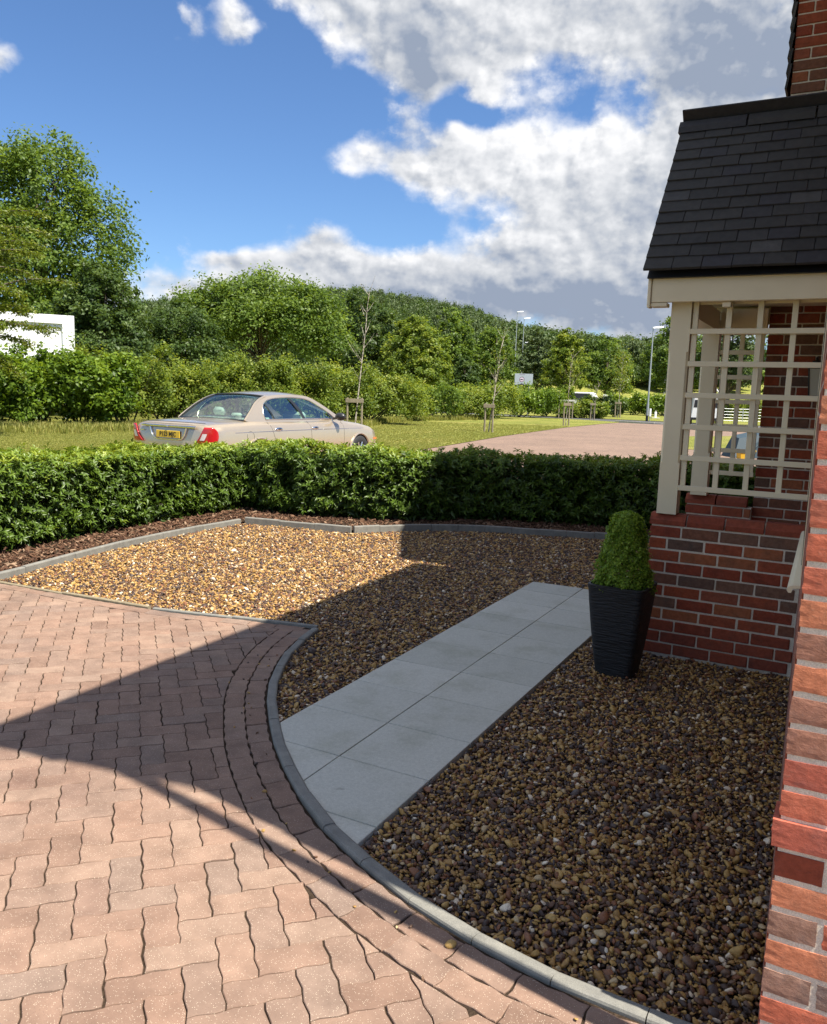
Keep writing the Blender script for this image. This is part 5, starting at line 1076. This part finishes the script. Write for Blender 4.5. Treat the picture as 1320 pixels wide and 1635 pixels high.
for sd in (-1, 1):
    nO = len(OUT); BO = [(3.80-(3.80-.94)*k/24, .955+.02*k/24-.01) for k in range(1, 24)]; BG = [(3.46-(3.46-1.42)*k/24, 1.005) for k in range(1, 24)]
    A = [tuple(p) for p in OUT]+BO; B_ = [tuple(p) for p in GLS]+BG; n_ = len(A)
    V = [s3(p, sd) for p in A]+[s3(p, sd) for p in B_]; F = [(i, (i+1) % n_, n_+(i+1) % n_, n_+i) for i in range(n_)]
    ob('window_frame', V, F, MATS['car_paint'], car, True)
    g_ = ob('side_window', [s3(p, sd, -.006) for p in B_], [tuple(range(n_))], MATS['car_glass'], car)
    MB().tube([s3(p, sd, .002) for p in B_]+[s3(B_[0], sd, .002)], .0085, 6).build('chrome_surround', MATS['chrome'], car, True)
    def pil(P_, w1, nm='pillar'):
        V = [];
        for (a, z) in P_: V += [s3((a-w1, z), sd, .003), s3((a+w1, z), sd, .003)]
        return ob(nm, V, [(2*i, 2*i+1, 2*i+3, 2*i+2) for i in range(len(P_)-1)], MATS['car_dark'], car)
    pil([(2.47, 1.0), (2.41, 1.15), (2.32, 1.28), (2.24, 1.362)], .045); pil([(1.66, 1.0), (1.62, 1.12), (1.54, 1.265)], .017, 'window_divider')
    pil([(3.40, 1.0), (3.31, 1.06), (3.26, 1.11)], .035, 'mirror_sail')
    mm = MB().ball((3.34-2.5, sd*.985, 1.045), (.075, .115, .075), 14, 9).tube([(3.36-2.5, sd*.80, 1.0), (3.35-2.5, sd*.93, 1.02)], .025, 6); mm.build('door_mirror', MATS['car_dark'], car, True)
    for hx_ in (1.62, 2.66):
        zz_ = .845; y_ = body_y(hx_, zz_); MB().ball((hx_-2.5, sd*(y_+.004), zz_), (.105, .022, .030), 16, 8).build('door_handle', MATS['chrome'], car, True)
        MB().ball((hx_-2.5, sd*(y_+.020), zz_+.004), (.055, .012, .014), 10, 6).build('handle_grip', MATS['car_dark'], car, True)
    for P_ in ([(1.40, .97), (1.44, .88), (1.50, .72), (1.55, .58), (1.50, .45)], [(2.50, .97), (2.53, .85), (2.54, .60), (2.54, .28)], [(3.58, .96), (3.58, .8), (3.57, .55), (3.55, .28)]):
        MB().tube([(s_-2.5, sd*(body_y(s_, z)+.0005), z) for s_, z in catmull(P_, 4)], .0032, 4).build('shut_line', MATS['car_dark'], car)
    MB().tube([(s_-2.5, sd*(body_y(s_, .815)+.001), .805+.012*math.sin((s_-.6)/3.8*math.pi)) for s_ in np.linspace(.55, 4.5, 40)], .0045, 5).build('crease_highlight', MATS['chrome'], car, True)  # bright tube standing in for the highlight along the body crease
    MB().tube([(.90-2.5+.085*math.cos(a), sd*(body_y(.90+.085*math.cos(a), .735+.085*math.sin(a))+.0008), .735+.085*math.sin(a)) for a in np.linspace(0, 6.283, 28)], .003, 4).build('fuel_flap_line', MATS['car_dark'], car)
    MB().box(4.75-2.5, 4.86-2.5, sd*.80-.02*0, sd*.80+sd*.03, .57, .61).build('side_repeater', MATS['lamp_orange'], car)
# roof skin, rear and front glass
us = np.linspace(-1, 1, 17); rail = [tuple(p) for p in OUT]; i0, i1 = 3*5, 6*5
V = []; F = []
for p in rail[i0:i1+1]:
    hw = side_y(*p); z0 = p[1]; cr = .038+.012*math.sin((p[0]-1.7)/1.2*math.pi)
    for u in us: V.append((p[0]-2.5-(.07*(1-u*u) if p[0] < 1.9 else 0)*(1.9-p[0])/.15*.9+(.09*(1-u*u)*max(0, (p[0]-2.6)/.26)), hw*u, z0+cr*(1-abs(u)**2.3)))
k = len(us); nr_ = i1-i0+1
for i in range(nr_-1):
    for j in range(k-1): F.append((i*k+j, i*k+j+1, (i+1)*k+j+1, (i+1)*k+j))
ob('roof', V, F, MATS['car_paint'], car, True)
def screen(name, a, b, bow, m, ins, drop):
    """curved glass between the two body edges, from rail index a to b"""
    V = []; F = []; R2 = rail[a:b+1]; n_ = len(R2)
    for q, p in enumerate(R2):
        f = q/(n_-1); hw = side_y(*p)*(1-ins)
        for u in us: V.append((p[0]-2.5+bow*(1-u*u), hw*u, p[1]+(.030 if name == 'rear_window' else .03)*(1-u*u)*(.4+.6*(f if bow < 0 else 1-f))-drop))
    for i in range(n_-1):
        for j in range(k-1): F.append((i*k+j, i*k+j+1, (i+1)*k+j+1, (i+1)*k+j))
    return ob(name, V, F, MATS[m], car, True), V, n_
rw, Vr, nR = screen('rear_window', 0, 15, -.075, 'car_glass', .04, 0.); wsn, Vf, nF = screen('windscreen', 30, 45, .10, 'car_glass', .03, 0.)
eg = [Vr[j] for j in range(k)]+[Vr[i*k+k-1] for i in range(nR)]+[Vr[(nR-1)*k+j] for j in range(k-1, -1, -1)]+[Vr[i*k] for i in range(nR-1, -1, -1)]
MB().tube([(a-.004, b, c) for a, b, c in eg], .020, 6, False).build('rear_seal', MATS['car_dark'], car, True)
for sd in (-1, 1): MB().tube([(rail[i][0]-2.5, sd*side_y(*rail[i])*.985, rail[i][1]+.003) for i in range(0, 16)], .020, 6).build('window_pillar_edge', MATS['car_paint'], car, True)
# interior
MB().box(1.10-2.5, 1.62-2.5, -.60, .60, .985, 1.005, .008).build('parcel_shelf', MATS['seat_cream'], car)
def seat(x_, y_, w_, back=True):
    MB().box(x_-.07, x_+.07, y_-w_/2, y_+w_/2, .55, 1.05, .04).build('seat_back', MATS['seat_cream'], car, True)
for y_ in (-.40, .40):
    MB().box(1.60-2.5, 1.74-2.5, y_-.26, y_+.26, .6, 1.03, .04).build('rear_seat', MATS['seat_cream'], car, True); MB().box(1.52-2.5, 1.64-2.5, y_-.145, y_+.145, 1.03, 1.18, .05).build('headrest', MATS['seat_cream'], car, True)
    MB().box(2.62-2.5, 2.76-2.5, y_-.25, y_+.25, .6, 1.12, .05).build('front_seat', MATS['seat_cream'], car, True); MB().box(2.58-2.5, 2.69-2.5, y_-.14, y_+.14, 1.14, 1.29, .05).build('headrest', MATS['seat_dark'], car, True)
MB().box(1.53-2.5, 1.64-2.5, -.12, .12, 1.02, 1.09, .035).build('headrest', MATS['seat_cream'], car, True)
MB().box(3.35-2.5, 3.75-2.5, -.62, .62, .85, .99, .04).build('dashboard', MATS['seat_dark'], car, True); MB().box(1.0-2.5, 3.5-2.5, -.72, .72, .5, .56).build('cabin_floor', MATS['seat_dark'], car)
# rear lamps wrap the corners
CT = catmull([(-.010, .47), (-.012, .56), (-.006, .66), (.006, .735), (.035, .815), (.085, .868), (.17, .893)], 4); nc = len(CT)
for sd in (-1, 1):
    V = []; F = []; nv = 9
    for j in range(nv):
        f = j/(nv-1); z = .625+.275*f
        for i in range(nc):
            g = i/(nc-1); g0 = .14+.38*f**.8; g1 = 1-.18*(2*abs(f-.5))**2.2; t = (g0+(g1-g0)*g)*(nc-1); a = CT[min(int(t), nc-2)]+(CT[min(int(t)+1, nc-1)]-CT[min(int(t), nc-2)])*(t-int(t)) if int(t) < nc-1 else CT[-1]
            V.append((a[0]-2.5-.006+.10*max(0, z-.80)*(1-g), sd*(a[1]+.012), z))
    for j in range(nv-1):
        for i in range(nc-1): q = j*nc+i; F.append((q, q+1, q+nc+1, q+nc))
    lr = ob('rear_lamp', V, F, MATS['lamp_red'], car, True); so_ = lr.modifiers.new('thick', 'SOLIDIFY'); so_.thickness = .016; so_.offset = 0
    V2 = []; F2 = []; r0, r1, c0_, c1_ = 2, 5, 3, 9
    for j in range(r0, r1+1):
        for i in range(c0_, c1_+1): a = V[j*nc+i]; V2.append((a[0]-.012, a[1]+sd*.012*(i/nc), a[2]))
    w3 = c1_-c0_+1
    for j in range(r1-r0):
        for i in range(w3-1): q = j*w3+i; F2.append((q, q+1, q+w3+1, q+w3))
    ob('reversing_lens', V2, F2, MATS['lamp_white'], lr, True)
MB().box(-2.528, -2.515, -.26, .26, .705, .818, .004).build('number_plate', MATS['plate_yellow'], car); np_ = [o for o in car.children if o.name.startswith('number_plate')][0]
text('plate_lettering', 'P123 MJC', .098, np_, (-2.5295, 0, .760), (R_(90), 0, R_(-90)), 'plate_black', .001, .0022).scale = (.92, 1, 1)
MB().tube([(-2.522, .40, .865), (-2.525, .36, .76), (-2.525, .31, .70), (-2.525, .22, .678), (-2.525, -.22, .678), (-2.525, -.31, .70), (-2.525, -.36, .76), (-2.522, -.40, .865)], .012, 6).build('plate_surround', MATS['chrome'], car, True)
MB().add([(-2.522, -.58, .873), (-2.522, .58, .873), (-2.530, .60, .895), (-2.530, -.60, .895), (-2.49, .58, .905), (-2.49, -.58, .905)], [(0, 3, 2, 1), (3, 5, 4, 2)]).build('boot_strip', MATS['chrome'], car); MB().ball((-2.532, 0, .888), (.01, .022, .018), 10, 6).build('badge', MATS['chrome'], car, True)
MB().box(-2.522, -2.51, .54, .64, .80, .815).build('lettering_badge', MATS['chrome'], car)
MB().tube([(-2.41, -.70, .955), (-2.455, -.5, .958), (-2.47, 0, .962), (-2.455, .5, .958), (-2.41, .70, .955)], .004, 4).build('boot_line', MATS['car_dark'], car)

# ================================================================== far vehicles
def small_vehicle(name, label, cat, px, d, base, Lc, Wc, Hc_, rz, paint, van=False):
    x, y = G(px, d); root = tag(empty(name, (x, y, base), YAW+rz), label, cat); h = Lc/2
    pr2 = [(-h, .35), (-h, .85), (-h+.1, 1.0), (-h+.5, Hc_-.08), (-h+.8, Hc_), (h*.15, Hc_), (h*.45, 1.02), (h-.15, .85), (h, .6), (h, .35)] if not van else [(-h, .35), (-h, Hc_-.1), (-h+.1, Hc_), (h*.25, Hc_), (h*.45, Hc_-.15), (h*.75, 1.15), (h-.05, .98), (h, .7), (h, .35)]
    ins_ = lambda z: .02+max(0, (z-.95))/(Hc_-.95)*.20
    V = []; n_ = len(pr2)
    for sd, ins in ((-1, 0), (1, 0)):
        for a, z in pr2: V.append((a, sd*(Wc/2-ins_(z)), z))
    F = [tuple(range(n_)), tuple(range(n_, 2*n_))[::-1]]+[(i, n_+i, n_+(i+1) % n_, (i+1) % n_) for i in range(n_)]
    b_ = ob('body', V, F, MATS[paint], root); bv = b_.modifiers.new('bevel', 'BEVEL'); bv.width = .05; bv.segments = 2
    for sd in (-1, 1):
        if not van: P_ = [(-h+.45, 1.02), (-h+.75, Hc_-.14), (h*.12, Hc_-.14), (h*.38, 1.02)]
        else: P_ = [(h*.28, 1.2), (h*.28, Hc_-.3), (h*.42, Hc_-.3), (h*.66, 1.2)]
        ob('side_window', [(a, sd*(Wc/2-ins_(z)+.03), z) for a, z in P_], [(0, 1, 2, 3)], MATS['car_dark'], root)
    q = (-h+.13, 1.06, -h+.52, Hc_-.14); ob('rear_window', [(q[0]-.02, -Wc/2+.25, q[1]), (q[0]-.02, Wc/2-.25, q[1]), (q[2]-.03, Wc/2-.3, q[3]), (q[2]-.03, -Wc/2+.3, q[3])] if not van else [(-h-.01, -Wc/2+.2, 1.2), (-h-.01, Wc/2-.2, 1.2), (-h-.01, Wc/2-.25, Hc_-.3), (-h-.01, -Wc/2+.25, Hc_-.3)], [(0, 1, 2, 3)], MATS['car_dark'], root)
    ws_ = [(h*.43, 1.04), (h*.17, Hc_-.1)] if not van else [(h*.76, 1.18), (h*.47, Hc_-.2)]
    ob('windscreen', [(ws_[0][0]+.05, -Wc/2+.2, ws_[0][1]), (ws_[0][0]+.05, Wc/2-.2, ws_[0][1]), (ws_[1][0]+.06, Wc/2-.28, ws_[1][1]), (ws_[1][0]+.06, -Wc/2+.28, ws_[1][1])], [(0, 1, 2, 3)], MATS['car_dark'], root)
    for wx in (-h*.62, h*.62):
        for sd in (-1, 1): MB().tube([(wx, sd*(Wc/2-.2), .33), (wx, sd*(Wc/2+.01), .33)], .33, 18).build('wheel', MATS['car_rubber'], root, True)
    MB().box(-h-.03, -h+.02, -Wc/2+.05, Wc/2-.05, .35, .52).build('bumper', MATS['car_dark'], root)
    for sd in (-1, 1): MB().box(h-.06, h+.02, sd*Wc*.36-.14, sd*Wc*.36+.14, .62, .76).build('headlight', MATS['lamp_white'], root)
small_vehicle('distant_car', 'white car half hidden by shrubs beyond the third stake', 'car', 914, 92, .45, 4.6, 1.85, 1.85, R_(152), 'white_paint')
small_vehicle('white_van', 'white van parked beyond the paving, seen left of the inner porch post', 'van', 1112, 58, .05, 5.2, 1.95, 2.0, R_(75), 'white_paint', True)
x, y = G(931, 93); yl = tag(empty('yellow_box', (x, y, .05), YAW), 'small yellow box beside the white car', 'box'); mat('grit_yellow', (.75, .45, .03), .5)
MB().add([(-.4, -.3, .9), (.4, -.3, .9), (.45, -.35, 2.0), (-.45, -.35, 2.0), (-.4, .3, .9), (.4, .3, .9), (.45, .35, 2.0), (-.45, .35, 2.0)], [(0, 1, 2, 3), (5, 4, 7, 6), (1, 5, 6, 2), (4, 0, 3, 7), (4, 5, 1, 0)]).build('tub', MATS['grit_yellow'], yl); MB().box(-.5, .5, -.4, .4, 2.0, 2.12, .03).build('lid', MATS['grit_yellow'], yl); MB().box(-.35, .35, -.25, .25, -.1, .9).build('plinth', MATS['kerb_light'], yl)
# white metal frame seen through the trellis
x, y = G(1116, 70); tw = tag(empty('ladder_tower', (x, y, .05), YAW), 'tall white metal ladder tower standing behind the white van', 'tower')
m_ = MB()
for sx in (-.5, .5): m_.tube([(sx, 0, 0), (sx*.9, 0, 4.6), (sx*.5, 0, 5.3), (0, 0, 5.5)], .09, 8)
m_.build('side_rail', MATS['white_paint'], tw, True)
for k in range(9): MB().box(-.5, .5, -.04, .04, 1.0+k*.45, 1.12+k*.45).build('rung', MATS['white_paint'], tw)
MB().tube([(.3, -.2, 3.3), (1.5, -.2, 1.6)], .07, 8).build('strut', MATS['white_paint'], tw)
# field gate
x, y = G(1176, 62); fg = tag(empty('field_gate', (x, y, .05), YAW), 'metal five-bar field gate beyond the paving, seen through the trellis', 'gate')
for k in range(5): MB().tube([(-1.7, 0, .25+k*.22), (1.7, 0, .25+k*.22)], .014, 6).build('bar', MATS['galvanised'], fg)
for sx in (-1.7, 0, 1.7): MB().tube([(sx, 0, .2), (sx, 0, 1.2)], .025, 6).build('upright', MATS['galvanised'], fg)
MB().tube([(1.95, 0, -.1), (1.95, 0, 1.7)], .09, 8).build('gate_post', MATS['black_paint'], fg)
x, y = G(1186, 19.5); yb = tag(empty('yellow_tub', (x, y, .05), YAW), 'small yellow tub standing behind the porch, seen through the trellis', 'tub')
MB().add([(-.13, -.10, .0), (.13, -.10, .0), (.17, -.14, .42), (-.17, -.14, .42), (-.13, .10, .0), (.13, .10, .0), (.17, .14, .42), (-.17, .14, .42)], [(0, 1, 2, 3), (5, 4, 7, 6), (1, 5, 6, 2), (4, 0, 3, 7), (4, 5, 1, 0), (3, 2, 6, 7)]).build('body', MATS['grit_yellow'], yb); MB().box(-.19, .19, -.16, .16, .42, .46, .01).build('rim', MATS['grit_yellow'], yb)
x, y = G(1190, 24); dk = tag(empty('covered_heap', (x, y, .05), YAW), 'dark blue-grey sheeted heap behind the porch, seen through the trellis', 'heap'); mat('sheet_blue', (.035, .06, .075), .5)
MB().add([(-.6, -.5, 0), (.6, -.5, 0), (.6, .5, 0), (-.6, .5, 0), (-.42, -.3, .55), (.5, -.35, .75), (.4, .3, .8), (-.4, .3, .6)], [(0, 1, 5, 4), (1, 2, 6, 5), (2, 3, 7, 6), (3, 0, 4, 7), (4, 5, 6, 7)]).build('sheet', MATS['sheet_blue'], dk); MB().tube([(-.5, -.52, .05), (0, -.46, .3), (.45, -.38, .68)], .02, 5).build('fold', MATS['sheet_blue'], dk)
